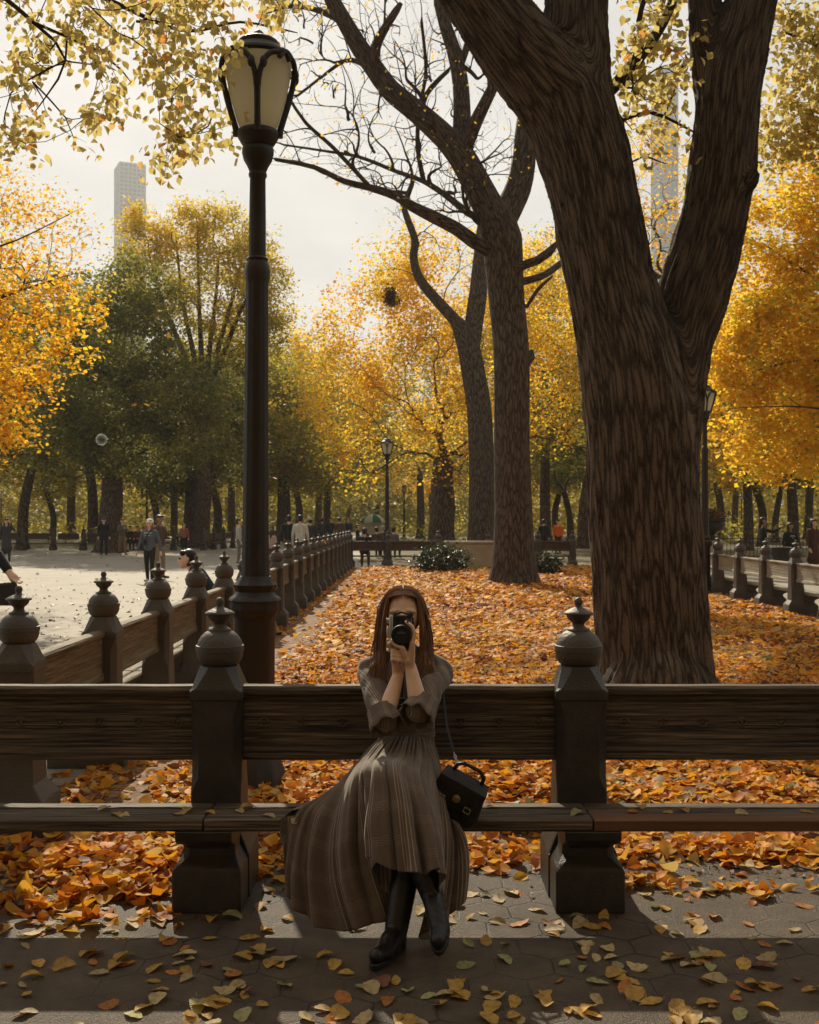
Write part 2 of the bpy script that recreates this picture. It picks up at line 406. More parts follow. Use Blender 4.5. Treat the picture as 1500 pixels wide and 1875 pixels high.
def hexmat():
    m, n, l, b, out = nodes('hexagonal_asphalt_blocks')
    tc = n.new('ShaderNodeTexCoord'); 
    wob = n.new('ShaderNodeTexNoise'); wob.inputs['Scale'].default_value = 9; wob.inputs['Detail'].default_value = 3
    l.new(tc.outputs['Object'], wob.inputs['Vector'])
    ad = n.new('ShaderNodeVectorMath'); ad.operation = 'MULTIPLY_ADD'; ad.inputs[1].default_value = (0.025, 0.025, 0)
    l.new(wob.outputs['Color'], ad.inputs[0]); l.new(tc.outputs['Object'], ad.inputs[2])
    sc = n.new('ShaderNodeVectorMath'); sc.operation = 'MULTIPLY'; sc.inputs[1].default_value = (4.75, 4.75, 0)
    l.new(ad.outputs['Vector'], sc.inputs[0])
    def vm(op, a=None, bb=None, c=None):
        q = n.new('ShaderNodeVectorMath'); q.operation = op
        for i, x in enumerate((a, bb, c)):
            if x is None: continue
            if isinstance(x, tuple): q.inputs[i].default_value = x
            else: l.new(x, q.inputs[i])
        return q
    s = (0.5, 0.8660254, 0.5); ns = (-0.5, -0.8660254, -0.5)
    a = vm('WRAP', sc.outputs['Vector'], s, ns)
    p2 = vm('ADD', sc.outputs['Vector'], (0.5, 0.8660254, 0))
    c = vm('WRAP', p2.outputs['Vector'], s, ns)
    la = vm('LENGTH', a.outputs['Vector']); lc = vm('LENGTH', c.outputs['Vector'])
    lt = n.new('ShaderNodeMath'); lt.operation = 'LESS_THAN'; l.new(la.outputs['Value'], lt.inputs[0]); l.new(lc.outputs['Value'], lt.inputs[1])
    mx = n.new('ShaderNodeMix'); mx.data_type = 'VECTOR'
    l.new(lt.outputs[0], mx.inputs[0]); l.new(c.outputs['Vector'], mx.inputs[4]); l.new(a.outputs['Vector'], mx.inputs[5])
    ab = vm('ABSOLUTE', mx.outputs[1])
    dt = vm('DOT_PRODUCT', ab.outputs['Vector'], (0.5, 0.8660254, 0)); sx = n.new('ShaderNodeSeparateXYZ'); l.new(ab.outputs['Vector'], sx.inputs[0])
    mxm = n.new('ShaderNodeMath'); mxm.operation = 'MAXIMUM'; l.new(dt.outputs['Value'], mxm.inputs[0]); l.new(sx.outputs['X'], mxm.inputs[1])
    # joints wear away in places
    big = n.new('ShaderNodeTexNoise'); big.inputs['Scale'].default_value = 1.3; big.inputs['Detail'].default_value = 5; l.new(tc.outputs['Object'], big.inputs['Vector'])
    jr = ramp(n, [(0.474, (0, 0, 0)), (0.494, (1, 1, 1))]); l.new(mxm.outputs[0], jr.inputs['Fac'])
    wr = ramp(n, [(0.42, (0.08, 0.08, 0.08)), (0.62, (0.85, 0.85, 0.85))]); l.new(big.outputs['Fac'], wr.inputs['Fac'])
    jj = n.new('ShaderNodeMath'); jj.operation = 'MULTIPLY'; l.new(jr.outputs['Color'], jj.inputs[0]); l.new(wr.outputs['Color'], jj.inputs[1])
    base = ramp(n, [(0.3, (0.043, 0.0272, 0.0145)), (0.5, (0.081, 0.053, 0.0285)), (0.72, (0.150, 0.100, 0.055))])
    fine = n.new('ShaderNodeTexNoise'); fine.inputs['Scale'].default_value = 5; fine.inputs['Detail'].default_value = 12; fine.inputs['Roughness'].default_value = 0.75
    l.new(tc.outputs['Object'], fine.inputs['Vector']); l.new(fine.outputs['Fac'], base.inputs['Fac'])
    cm = n.new('ShaderNodeMix'); cm.data_type = 'RGBA'; l.new(jj.outputs[0], cm.inputs[0]); l.new(base.outputs['Color'], cm.inputs[6]); cm.inputs[7].default_value = (0.024, 0.017, 0.011, 1)
    l.new(cm.outputs[2], b.inputs['Base Color'])
    vo = n.new('ShaderNodeTexVoronoi'); vo.inputs['Scale'].default_value = 240; l.new(tc.outputs['Object'], vo.inputs['Vector'])
    rr = n.new('ShaderNodeMapRange'); rr.inputs['From Min'].default_value = 0.35; rr.inputs['From Max'].default_value = 0.65; rr.inputs['To Min'].default_value = 0.42; rr.inputs['To Max'].default_value = 0.72
    l.new(big.outputs['Fac'], rr.inputs['Value']); l.new(rr.outputs['Result'], b.inputs['Roughness'])
    b1 = n.new('ShaderNodeBump'); b1.inputs['Strength'].default_value = 1.0; b1.inputs['Distance'].default_value = 0.006; l.new(vo.outputs['Distance'], b1.inputs['Height'])
    inv = n.new('ShaderNodeMath'); inv.operation = 'SUBTRACT'; inv.inputs[0].default_value = 1.0; l.new(jj.outputs[0], inv.inputs[1])
    b2 = n.new('ShaderNodeBump'); b2.inputs['Strength'].default_value = 1.0; b2.inputs['Distance'].default_value = 0.012; l.new(inv.outputs[0], b2.inputs['Height']); l.new(b1.outputs['Normal'], b2.inputs['Normal'])
    b3 = n.new('ShaderNodeBump'); b3.inputs['Strength'].default_value = 0.5; b3.inputs['Distance'].default_value = 0.05; l.new(big.outputs['Fac'], b3.inputs['Height']); l.new(b2.outputs['Normal'], b3.inputs['Normal'])
    l.new(b3.outputs['Normal'], b.inputs['Normal'])
    b.inputs['Specular IOR Level'].default_value = 0.5
    return m
M['hex'] = hexmat()
M['plaza'] = pmat('plaza_asphalt', [(0.3, (0.25, 0.225, 0.18)), (0.7, (0.36, 0.325, 0.265))], scale=0.9, rough=0.75, spec=0.3, bump=0.35, bscale=60, detail=12)
M['soil'] = pmat('leaf_mould_soil', [(0.30, (0.030, 0.018, 0.010)), (0.45, (0.12, 0.055, 0.018)), (0.58, (0.26, 0.115, 0.03)), (0.75, (0.36, 0.20, 0.07))], scale=14, rough=0.85, bump=0.8, bscale=30, detail=10)
M['lawn'] = pmat('autumn_lawn', [(0.3, (0.055, 0.055, 0.018)), (0.55, (0.12, 0.095, 0.03)), (0.75, (0.24, 0.14, 0.04))], scale=2.0, rough=0.9, bump=0.4, bscale=30, detail=12)

def vnoise(x, y, seed=0):
    """smooth value noise"""
    x = np.asarray(x, float); y = np.asarray(y, float)
    xi = np.floor(x).astype(int); yi = np.floor(y).astype(int); fx = x - xi; fy = y - yi
    fx = fx * fx * (3 - 2 * fx); fy = fy * fy * (3 - 2 * fy)
    def h(a, b):
        q = np.sin(a * 127.1 + b * 311.7 + seed * 74.7) * 43758.5453
        return q - np.floor(q)
    return (h(xi, yi) * (1 - fx) + h(xi + 1, yi) * fx) * (1 - fy) + (h(xi, yi + 1) * (1 - fx) + h(xi + 1, yi + 1) * fx) * fy

sheet('ground', -2500, 2500, -60, 3200, -0.014, M['lawn'])
sheet('paving', -40, 40, -14, 5.42, 0.0, M['hex'])
sheet('plaza_pavement', -60, -1.95, 5.42, 57.5, 0.0, M['plaza'])
sheet('cross_path', -1.95, 60, 36.6, 41.5, 0.0, M['plaza'])
sheet('right_path', 6.55, 13.5, 5.42, 36.6, 0.0, M['plaza'])
sheet('mall_path', -14, -3.0, 57.5, 150, -0.004, M['plaza'])

BX0, BX1, BY0, BY1 = -1.95, 6.5, 5.42, 36.4
def bed_h(x, y):
    e = np.minimum(np.minimum(x - BX0, BX1 - x) / 0.9, np.minimum(y - BY0, BY1 - y) / 0.8)
    e = np.clip(e, 0, 1)
    return e * (0.015 + 0.06 * vnoise(x * 0.7, y * 0.7, 3) + 0.025 * vnoise(x * 2.3, y * 2.3, 5))
nx, ny = 60, 200
xs = np.linspace(BX0, BX1, nx); ys = np.linspace(BY0, BY1, ny)
gx, gy = np.meshgrid(xs, ys)
V = np.stack([gx.ravel(), gy.ravel(), bed_h(gx, gy).ravel() + 0.004], 1)
idx = np.arange(nx * ny).reshape(ny, nx)
Fa = np.stack([idx[:-1, :-1], idx[:-1, 1:], idx[1:, 1:], idx[1:, :-1]], -1).reshape(-1, 4)
bed = link('planting_bed', mesh_np('planting_bed', V, Fa, sm=True), None, [M['soil']]); bed['kind'] = 'structure'

# ------------------------------------------------------------------ leaves
# templates: unit length along +Y from stem to tip, folded along the midrib, z up
def leaf_template(kind, rng=None):
    if kind == 'lo':
        V = np.array([(0, 0, 0), (-0.33, 0.42, 0.09), (0, 1, 0.0), (0.33, 0.42, 0.09)], float)
        Fa = np.array([(0, 2, 1), (0, 3, 2)])
    elif kind == 'mid':
        V = np.array([(0, 0, 0), (-0.27, 0.25, 0.07), (-0.31, 0.55, 0.08), (0, 1, -0.06), (0.31, 0.55, 0.08), (0.27, 0.25, 0.07), (0, 0.42, 0.02)], float)
        Fa = np.array([(0, 6, 1), (1, 6, 2), (2, 6, 3), (0, 5, 6), (5, 4, 6), (4, 3, 6)])
    elif kind == 'hi':
        V, Fa = [], []
        ws = (0.05, 0.22, 0.33, 0.35, 0.27, 0.13, 0.0); ts = (0.0, 0.12, 0.30, 0.48, 0.68, 0.86, 1.0)
        for w, t in zip(ws, ts):
            for c in (-1, -0.5, 0, 0.5, 1): V.append((c * w, t, 0.10 * abs(c) * w / 0.35 + 0.10 * (t - 0.5) ** 2 + 0.015 * math.sin(9 * t + 4 * c)))
        for i in range(6):
            for j in range(4):
                a = i * 5 + j; Fa += [(a, a + 1, a + 6), (a, a + 6, a + 5)]
        V, Fa = np.array(V, float), np.array(Fa)
    return V, Fa

def rot_from(dirs, ups):
    d = dirs / (np.linalg.norm(dirs, axis=1, keepdims=True) + 1e-9)
    x = np.cross(d, ups); x /= (np.linalg.norm(x, axis=1, keepdims=True) + 1e-9)
    z = np.cross(x, d)
    return np.stack([x, d, z], 2)

def leaf_cloud(P, dirs, ups, size, kind='lo', rng=RNG, curl=0.0, width=1.0):
    T, Fa = leaf_template(kind)
    n = len(P); Rm = rot_from(dirs, ups)
    TT = np.repeat(T[None], n, 0)
    TT[:, :, 2] *= (1 + curl * rng.normal(size=(n, 1)))
    TT[:, :, 0] *= width * (0.85 + 0.3 * rng.random((n, 1)))
    if curl:
        TT[:, :, 2] += (curl * 0.25 * rng.normal(size=(n, 1))) * (T[None, :, 1] - 0.5) ** 2 * 4
    Vv = np.einsum('nij,nkj->nki', Rm, TT) * np.asarray(size).reshape(-1, 1, 1) + P[:, None, :]
    FF = (Fa[None] + (np.arange(n) * len(T))[:, None, None]).reshape(-1, 3)
    return Vv.reshape(-1, 3), FF, len(Fa)

LITTER = [(0.0, (0.10, 0.033, 0.009)), (0.18, (0.34, 0.095, 0.012)), (0.36, (0.64, 0.22, 0.015)), (0.56, (0.76, 0.34, 0.022)), (0.78, (0.74, 0.40, 0.035)), (0.92, (0.66, 0.45, 0.13)), (0.97, (0.46, 0.36, 0.22)), (1.0, (0.14, 0.17, 0.04))]
M['litter'] = leafmat('fallen_leaf_litter', LITTER, trans=0.40, rough=0.62, tmul=1.1)

def bed_mask(x, y):
    """how thick the litter lies, 0..1"""
    k = np.ones_like(x)
    edge = -1.45 + 0.35 * (vnoise(x * 0 + 1.3, y * 1.2, 9) - 0.5)
    k *= np.clip((x - edge) / 0.25, 0.06, 1)
    k *= np.clip((6.6 - x) / 0.3, 0.15, 1)
    fr = 5.62 + 0.5 * (vnoise(x * 1.4, y * 0 + 2, 11) - 0.5)
    k *= np.clip((y - fr) / 0.35, 0.10, 1)
    # bare patches of soil and grass
    p = vnoise(x * 1.1 + 5, y * 1.1, 21)
    k *= np.where((p > 0.86), 0.5, 1.0)
    return k

def litter(n, y0, y1, size, kind, seed):
    rng = np.random.default_rng(seed)
    y = rng.uniform(y0, y1, n * 2); x = rng.uniform(BX0 - 0.1, BX1 + 0.25, n * 2)
    vis = np.abs(x) < y * 0.385 + 0.4
    x, y = x[vis], y[vis]
    k = bed_mask(x, y); keep = rng.random(len(x)) < k
    x, y = x[keep][:n], y[keep][:n]
    z = bed_h(x, y) + 0.008 + 0.034 * rng.random(len(x)) * bed_mask(x, y)
    P = np.stack([x, y, z], 1)
    a = rng.uniform(0, 2 * np.pi, len(x))
    d = np.stack([np.cos(a), np.sin(a), rng.normal(0, 0.22, len(x))], 1)
    up = np.stack([rng.normal(0, 0.38, len(x)), rng.normal(0, 0.38, len(x)), np.ones(len(x))], 1)
    up[:, 2] *= np.where(rng.random(len(x)) < 0.4, -1, 1)
    sz = size * (0.45 + 0.85 * rng.random(len(x)) ** 1.3)
    Vv, FF, nf = leaf_cloud(P, d, up, sz, kind, rng, curl=0.8, width=1.1)
    t = np.clip(rng.beta(2.0, 1.9, len(x)) + 0.35 * (vnoise(x * 0.8, y * 0.8, 31) - 0.5), 0, 0.97)
    dk = rng.random(len(x)) < 0.11
    t = np.where(dk, 0.12 * rng.random(len(x)), t)
    t = np.where(rng.random(len(x)) < 0.012, 1.0, t)
    return Vv, FF, np.repeat(t, nf)

def merge(parts):
    Vs, Fs, Ts = [], [], []; o = 0
    for v, f, t in parts:
        Vs.append(v); Fs.append(f + o); Ts.append(t); o += len(v)
    return np.concatenate(Vs), np.concatenate(Fs), np.concatenate(Ts)

Vv, FF, TT = merge([litter(15000, 5.35, 7.4, 0.078, 'hi', 6), litter(46000, 7.3, 12, 0.078, 'mid', 1), litter(34000, 12, 20, 0.10, 'lo', 2), litter(58000, 19, 36.3, 0.125, 'lo', 3)])
o = link('leaf_litter', mesh_np('leaf_litter', Vv, FF, TT), None, [M['litter']]); o['kind'] = 'stuff'
tag(o, 'thick carpet of orange and yellow fallen leaves covering the bed behind the bench', None)

# leaf piles and scattered leaves on the paving (too many to count) and on the plaza
def scatter(n, spots, size, seed, kind='hi', zspread=0.03):
    rng = np.random.default_rng(seed); parts = []
    for (x, y, rx, ry, cnt, h) in spots:
        q = rng.normal(0, 0.5, (cnt, 2)); r2 = np.exp(-(q ** 2).sum(1))
        px, py = x + q[:, 0] * rx, y + q[:, 1] * ry
        P = np.stack([px, py, 0.006 + rng.random(cnt) * h * r2], 1)
        a = rng.uniform(0, 2 * np.pi, cnt)
        d = np.stack([np.cos(a), np.sin(a), rng.normal(0, 0.2, cnt)], 1)
        up = np.stack([rng.normal(0, 0.35, cnt), rng.normal(0, 0.35, cnt), np.ones(cnt)], 1)
        Vv, FF, nf = leaf_cloud(P, d, up, size * (0.5 + 0.8 * rng.random(cnt)), kind, rng, curl=1.0, width=1.1)
        parts.append((Vv, FF, np.repeat(np.clip(rng.beta(1.6, 1.5, cnt), 0, 0.97), nf)))
    return merge(parts)
spots = [(-1.40, 5.15, 0.7, 0.35, 650, 0.06), (-1.25, 4.78, 0.30, 0.14, 160, 0.05), (-1.62, 4.62, 0.32, 0.1, 60, 0.03), (-0.55, 5.3, 0.4, 0.2, 160, 0.05), (-1.7, 5.6, 0.9, 0.5, 180, 0.03), (-1.9, 6.6, 0.3, 1.3, 160, 0.02),
         (1.5, 5.35, 1.2, 0.22, 420, 0.05), (0.1, 5.35, 0.7, 0.2, 150, 0.04), (2.2, 5.25, 0.8, 0.2, 160, 0.04), (1.0, 4.9, 0.12, 0.08, 26, 0.03), (-1.3, 4.45, 0.55, 0.16, 40, 0.01), (-0.35, 5.05, 0.35, 0.2, 50, 0.02), (0.35, 5.15, 0.3, 0.15, 50, 0.02), (1.6, 4.85, 0.6, 0.15, 34, 0.01), (-1.95, 12, 0.25, 9, 900, 0.02), (-1.95, 26, 0.3, 9, 700, 0.02)]
o = link('leaf_piles', mesh_np('leaf_piles', *scatter(0, spots, 0.080, 5)), None, [M['litter']])
tag(o, 'loose piles of orange leaves drifted against the bench feet and the bed edge', kind='stuff')
M['debris'] = leafmat('dry_debris', [(0, (0.07, 0.04, 0.018)), (0.5, (0.20, 0.11, 0.04)), (1, (0.34, 0.2, 0.08))], trans=0.2)
rng = np.random.default_rng(77)
pl = []
n = 2600
yy = 1 / rng.uniform(1 / 55.0, 1 / 6.0, n); xx = -2.4 - rng.random(n) * (0.37 * yy - 1.8).clip(0.3)
sp = np.stack([xx, yy], 1)
P = np.stack([xx, yy, np.full(n, 0.006)], 1); a = rng.uniform(0, 6.28, n)
Vv, FF, nf = leaf_cloud(P, np.stack([np.cos(a), np.sin(a), 0.1 * rng.normal(size=n)], 1), np.stack([0.3 * rng.normal(size=n), 0.3 * rng.normal(size=n), np.ones(n)], 1), 0.05 + 0.07 * rng.random(n), 'lo', rng, 1.0)
o = link('plaza_leaves', mesh_np('plaza_leaves', Vv, FF, np.repeat(rng.random(n), nf)), None, [M['debris']])
tag(o, 'small dry brown leaves strewn over the pale plaza asphalt', kind='stuff')
# crumbs and twigs in the bed edge
n = 5200
yy = rng.uniform(4.55, 5.75, n); xx = rng.uniform(-2.3, 2.4, n)
kk = rng.random(n) < np.clip((yy - 4.5) / 1.1, 0, 1) ** 2 * (0.25 + 0.75 * (vnoise(xx * 2.2, yy * 2.2, 41) > 0.5))
xx, yy = xx[kk], yy[kk]; n = len(xx)
P = np.stack([xx, yy, np.full(n, 0.005)], 1); a = rng.uniform(0, 6.28, n)
Vv, FF, nf = leaf_cloud(P, np.stack([np.cos(a), np.sin(a), 0.2 * rng.normal(size=n)], 1), np.stack([0.6 * rng.normal(size=n), 0.6 * rng.normal(size=n), np.ones(n)], 1), 0.012 + 0.03 * rng.random(n), 'lo', rng, 1.0, width=0.8)
o = link('leaf_crumbs', mesh_np('leaf_crumbs', Vv, FF, np.repeat(rng.random(n) * 0.8, nf)), None, [M['debris']])
tag(o, 'brown crumbs of broken leaves along the edge of the bed', kind='stuff')

# single leaves one can point at
SHADES = {'pale yellow': (0.60, 0.44, 0.20), 'golden yellow': (0.60, 0.34, 0.06), 'orange': (0.55, 0.20, 0.03), 'rusty brown': (0.26, 0.10, 0.035), 'greenish yellow': (0.42, 0.38, 0.15)}
def leaf_shape(seed):
    rng = random.Random(seed)
    V, Fa = [], []; n = 7
    w = rng.uniform(0.26, 0.36); bend = rng.uniform(-0.25, 0.35); fold = rng.uniform(0.05, 0.42); tw = rng.uniform(-0.3, 0.3)
    rows = []
    for i in range(n + 1):
        t = i / n
        ww = w * (math.sin(math.pi * min(1, t * 0.93 + 0.07) ** 0.85) ** 0.8) if i < n else 0.0
        ww *= 1 + 0.06 * (-1) ** i
        zc = bend * (t - 0.5) ** 2 * 2 - abs(bend) * 0.1
        r = []
        for s in (-1, -0.5, 0, 0.5, 1):
            x = s * ww; z = zc + fold * abs(x) + tw * x * (t - 0.4)
            r.append(len(V)); V.append((x, t - 0.5, z + 0.02 * rng.uniform(-1, 1) * abs(s)))
        rows.append(r)
    for i in range(n):
        for j in range(4):
            Fa.append((rows[i][j], rows[i][j + 1], rows[i + 1][j + 1], rows[i + 1][j]))
    # stalk
    k = len(V); V += [(-0.012, -0.5, 0.0), (0.012, -0.5, 0.0), (0.03, -0.68, 0.02), (0.012, -0.68, 0.02)]
    Fa.append((k, k + 3, k + 2, k + 1))
    zmin = min(p[2] for p in V)
    return [(p[0], p[1], p[2] - zmin) for p in V], Fa

def single_leafmat(name, c):
    m, n, l, b, out = nodes(name)
    tc = n.new('ShaderNodeTexCoord')
    no = n.new('ShaderNodeTexNoise'); no.inputs['Scale'].default_value = 4; no.inputs['Detail'].default_value = 8
    oi = n.new('ShaderNodeObjectInfo')
    l.new(tc.outputs['Object'], no.inputs['Vector'])
    ra = ramp(n, [(0.25, tuple(q * 0.45 for q in c)), (0.5, c), (0.75, tuple(min(1, q * 1.2) for q in c))]); l.new(no.outputs['Fac'], ra.inputs['Fac'])
    hs = n.new('ShaderNodeHueSaturation'); mr = n.new('ShaderNodeMapRange'); mr.inputs['To Min'].default_value = 0.75; mr.inputs['To Max'].default_value = 1.15
    l.new(oi.outputs['Random'], mr.inputs['Value']); l.new(mr.outputs['Result'], hs.inputs['Value']); l.new(ra.outputs['Color'], hs.inputs['Color'])
    # veins
    sp = n.new('ShaderNodeSeparateXYZ'); l.new(tc.outputs['Object'], sp.inputs[0])
    ax = n.new('ShaderNodeMath'); ax.operation = 'ABSOLUTE'; l.new(sp.outputs['X'], ax.inputs[0])
    ma = n.new('ShaderNodeMath'); ma.operation = 'SUBTRACT'; l.new(sp.outputs['Y'], ma.inputs[0]); l.new(ax.outputs[0], ma.inputs[1])
    si = n.new('ShaderNodeMath'); si.operation = 'SINE'; mu = n.new('ShaderNodeMath'); mu.operation = 'MULTIPLY'; mu.inputs[1].default_value = 62; l.new(ma.outputs[0], mu.inputs[0]); l.new(mu.outputs[0], si.inputs[0])
    bp = n.new('ShaderNodeBump'); bp.inputs['Strength'].default_value = 0.35; bp.inputs['Distance'].default_value = 0.004; l.new(si.outputs[0], bp.inputs['Height']); l.new(bp.outputs['Normal'], b.inputs['Normal'])
    l.new(hs.outputs['Color'], b.inputs['Base Color']); b.inputs['Roughness'].default_value = 0.55
    tr = n.new('ShaderNodeBsdfTranslucent'); l.new(hs.outputs['Color'], tr.inputs['Color'])
    mx = n.new('ShaderNodeMixShader'); mx.inputs['Fac'].default_value = 0.3
    l.new(b.outputs['BSDF'], mx.inputs[1]); l.new(tr.outputs['BSDF'], mx.inputs[2]); l.new(mx.outputs['Shader'], out.inputs['Surface'])
    return m
LEAF_MESH = {}
for nm, c in SHADES.items():
    m = single_leafmat(nm.replace(' ', '_') + '_leaf', c)
    for k in range(6):
        V, Fa = leaf_shape(k * 13 + len(nm))
        me = bpy.data.meshes.new('fallen_leaf'); me.from_pydata(V, [], Fa); smooth(me, None); me.materials.append(m)
        LEAF_MESH[nm, k] = me
def one_leaf(loc, size, shade, rng, label, group, cat='leaf', name='fallen_leaf', tilt=0.18, rot=None):
    o = bpy.data.objects.new(name, LEAF_MESH[shade, rng.randrange(6)]); COL.objects.link(o)
    o.location = loc; s = size; o.scale = (s, s, s)
    o.rotation_euler = rot or (rng.gauss(0, tilt), rng.gauss(0, tilt), rng.uniform(0, 6.28))
    return tag(o, label, cat, group)
lr = random.Random(31)
placed = []
def zone(x, y):
    if y > 4.95: return 'at the bed edge behind the bench'
    side = 'left' if x < -0.62 else ('right' if x > 0.5 else 'middle')
    if y > 4.15:
        return {'left': 'on the paving by the left bench post', 'right': 'on the paving by the right bench post', 'middle': 'on the paving around the boots of the woman'}[side]
    return {'left': 'on the dark paving at lower left', 'right': 'on the dark paving at lower right', 'middle': 'on the dark paving below the boots of the woman'}[side]
tries = 0
while len(placed) < 295 and tries < 20000:
    tries += 1
    py = lr.uniform(1600, 1880); px = lr.uniform(-20, 1520)
    if lr.random() < 0.25 and placed:     # leaves gather in small groups
        q = lr.choice(placed); g = (q[0] + lr.gauss(0, 0.06), q[1] + lr.gauss(0, 0.05), 0)
    else: g = G(px, py)
    x, y = g[0], g[1]
    if abs(x - 0.0) < 0.2 and 3.9 < y < 4.35: continue
    if abs(x + 0.83) < 0.2 and y > 4.5 or abs(x - 0.74) < 0.2 and y > 4.5: continue
    if y > 5.1: continue
    placed.append((x, y))
    sh = lr.choices(list(SHADES), [36, 32, 14, 6, 12])[0]
    one_leaf((x, y, 0.003), lr.uniform(0.045, 0.098), sh, lr, f'{sh} leaf lying {zone(x, y)}', 'single leaves fallen on the paving')
# ------------------------------------------------------------------ benches
SP = 1.56
def chamfer_loop(hx, hy, c, z, y0=0.0):
    return [(hx - c, -hy + y0, z), (hx, -hy + c + y0, z), (hx, hy - c + y0, z), (hx - c, hy + y0, z), (-hx + c, hy + y0, z), (-hx, hy - c + y0, z), (-hx, -hy + c + y0, z), (-hx + c, -hy + y0, z)]

FINIAL = [(0.0, 1.262), (0.012, 1.258), (0.018, 1.247), (0.019, 1.238), (0.014, 1.226), (0.017, 1.219), (0.034, 1.211), (0.052, 1.202), (0.063, 1.196), (0.065, 1.191), (0.062, 1.187), (0.052, 1.183),
          (0.049, 1.172), (0.040, 1.161), (0.029, 1.153), (0.026, 1.145), (0.027, 1.137), (0.034, 1.130), (0.048, 1.125), (0.050, 1.121), (0.049, 1.117), (0.066, 1.108), (0.082, 1.092), (0.093, 1.072), (0.098, 1.055),
          (0.104, 1.053), (0.104, 1.030), (0.101, 1.028), (0.100, 1.010), (0.094, 0.992), (0.084, 0.977), (0.074, 0.968), (0.0, 0.966)]
def make_post(detail=24):
    root = thing('bench_post', 'x', 'post', group='concrete posts along the front row of benches')
    b = MB()
    b.sections([chamfer_loop(0.147, 0.15, 0.004, 0.0, 0.02), chamfer_loop(0.147, 0.15, 0.004, 0.175, 0.02), chamfer_loop(0.142, 0.145, 0.006, 0.19, 0.02), chamfer_loop(0.108, 0.108, 0.006, 0.262),
                chamfer_loop(0.107, 0.107, 0.006, 0.43), chamfer_loop(0.107, 0.107, 0.010, 0.45), chamfer_loop(0.107, 0.107, 0.034, 0.50), chamfer_loop(0.107, 0.107, 0.034, 0.755),
                chamfer_loop(0.107, 0.107, 0.008, 0.825), chamfer_loop(0.112, 0.112, 0.006, 0.832), chamfer_loop(0.112, 0.112, 0.006, 0.868), chamfer_loop(0.106, 0.106, 0.022, 0.880), chamfer_loop(0.078, 0.078, 0.044, 0.968)])
    b.build('shaft', M['concrete'], root, ang=30, bevel=0.004)
    f = MB().lathe(FINIAL, detail)
    f.build('finial', M['concrete'], root, ang=50)
    k = MB()      # scrolled seat support reaching forward (towards -Y)
    secs = []
    for z, hx, yf, c_ in ((0.0, 0.141, 0.33, 0.006), (0.165, 0.141, 0.33, 0.006), (0.180, 0.135, 0.324, 0.010), (0.205, 0.118, 0.30, 0.02), (0.225, 0.108, 0.285, 0.03), (0.250, 0.106, 0.285, 0.03), (0.270, 0.108, 0.30, 0.02), (0.285, 0.112, 0.34, 0.012), (0.298, 0.114, 0.38, 0.010), (0.315, 0.114, 0.40, 0.008), (0.352, 0.114, 0.405, 0.006)):
        secs.append(chamfer_loop(hx, (yf - 0.10) / 2, c_, z, -(yf + 0.10) / 2))
    k.sections(secs)
    k.build('seat_support', M['concrete'], root, ang=30, bevel=0.005)
    return root

def make_bench(wood, front=None, detail=True):
    """a bench between two posts, facing -Y, origin on the ground midway between the posts, back in the plane of the posts"""
    root = thing('park_bench', 'x', 'bench', group='benches between the posts of the front row')
    L = SP - 0.214 + 0.012
    b = MB()
    # moulded back panel: profile in (y, z), front is -y
    prof = [(-0.030, 0.560), (-0.036, 0.566), (-0.036, 0.603), (-0.030, 0.610), (-0.022, 0.614), (-0.022, 0.832), (-0.032, 0.838), (-0.042, 0.850), (-0.044, 0.866), (-0.034, 0.880), (0.0, 0.884), (0.034, 0.878), (0.042, 0.864), (0.038, 0.848), (0.026, 0.838),
            (0.022, 0.832), (0.022, 0.614), (0.030, 0.610), (0.034, 0.603), (0.034, 0.566), (0.028, 0.560)]
    secs = []
    for i in range(9):
        x = -L / 2 + L * i / 8
        j = 0.0016 * math.sin(i * 2.3 + 1)
        secs.append([(x, y + j, z + 0.4 * j) for y, z in prof][::-1])
    b.sections(secs)
    b.build('backrest', wood, root, ang=35)
    if detail:
        r = MB()
        for i in range(8):
            x = -L / 2 + L * (i + 0.55) / 8
            for rad, rr in ((0.019, 0.004),):
                pts = [(x + rad * math.cos(t), -0.0235, 0.722 + rad * math.sin(t)) for t in np.linspace(0, 2 * math.pi, 15)]
                r.tube(pts, rr, 6)
            r.ball((x, -0.022, 0.722), 0.008, 8, 6)
        r.build('carved_rings', wood, root, ang=None)
    # seat planks
    for q, (y, w) in enumerate(((-0.150, 0.088), (-0.247, 0.092), (-0.350, 0.098))):
        s = MB()
        hz = 0.022 if q < 2 else 0.030
        x0 = SP / 2 - 0.003
        loop = lambda x, e: [(x, y - w / 2 + e, 0.352), (x, y + w / 2 - e, 0.352), (x, y + w / 2 - e, 0.352 + 2 * hz - 0.012), (x, y + w / 2 - 0.012, 0.352 + 2 * hz + (0 if q < 2 else -0.012)), (x, y - w / 2 + 0.012, 0.352 + 2 * hz + (0 if q < 2 else -0.012)), (x, y - w / 2 + e, 0.352 + 2 * hz - 0.016)]
        s.sections([loop(-x0, 0.0), loop(-x0 / 3, 0.001), loop(x0 / 3, 0.0), loop(x0, 0.001)])
        o = s.build('seat_plank', front if (front and q == 2) else wood, root, ang=30, bevel=0.004)
        if front and q == 2: o['label'] = 'reddish newer plank along the front of the seat'
    return root

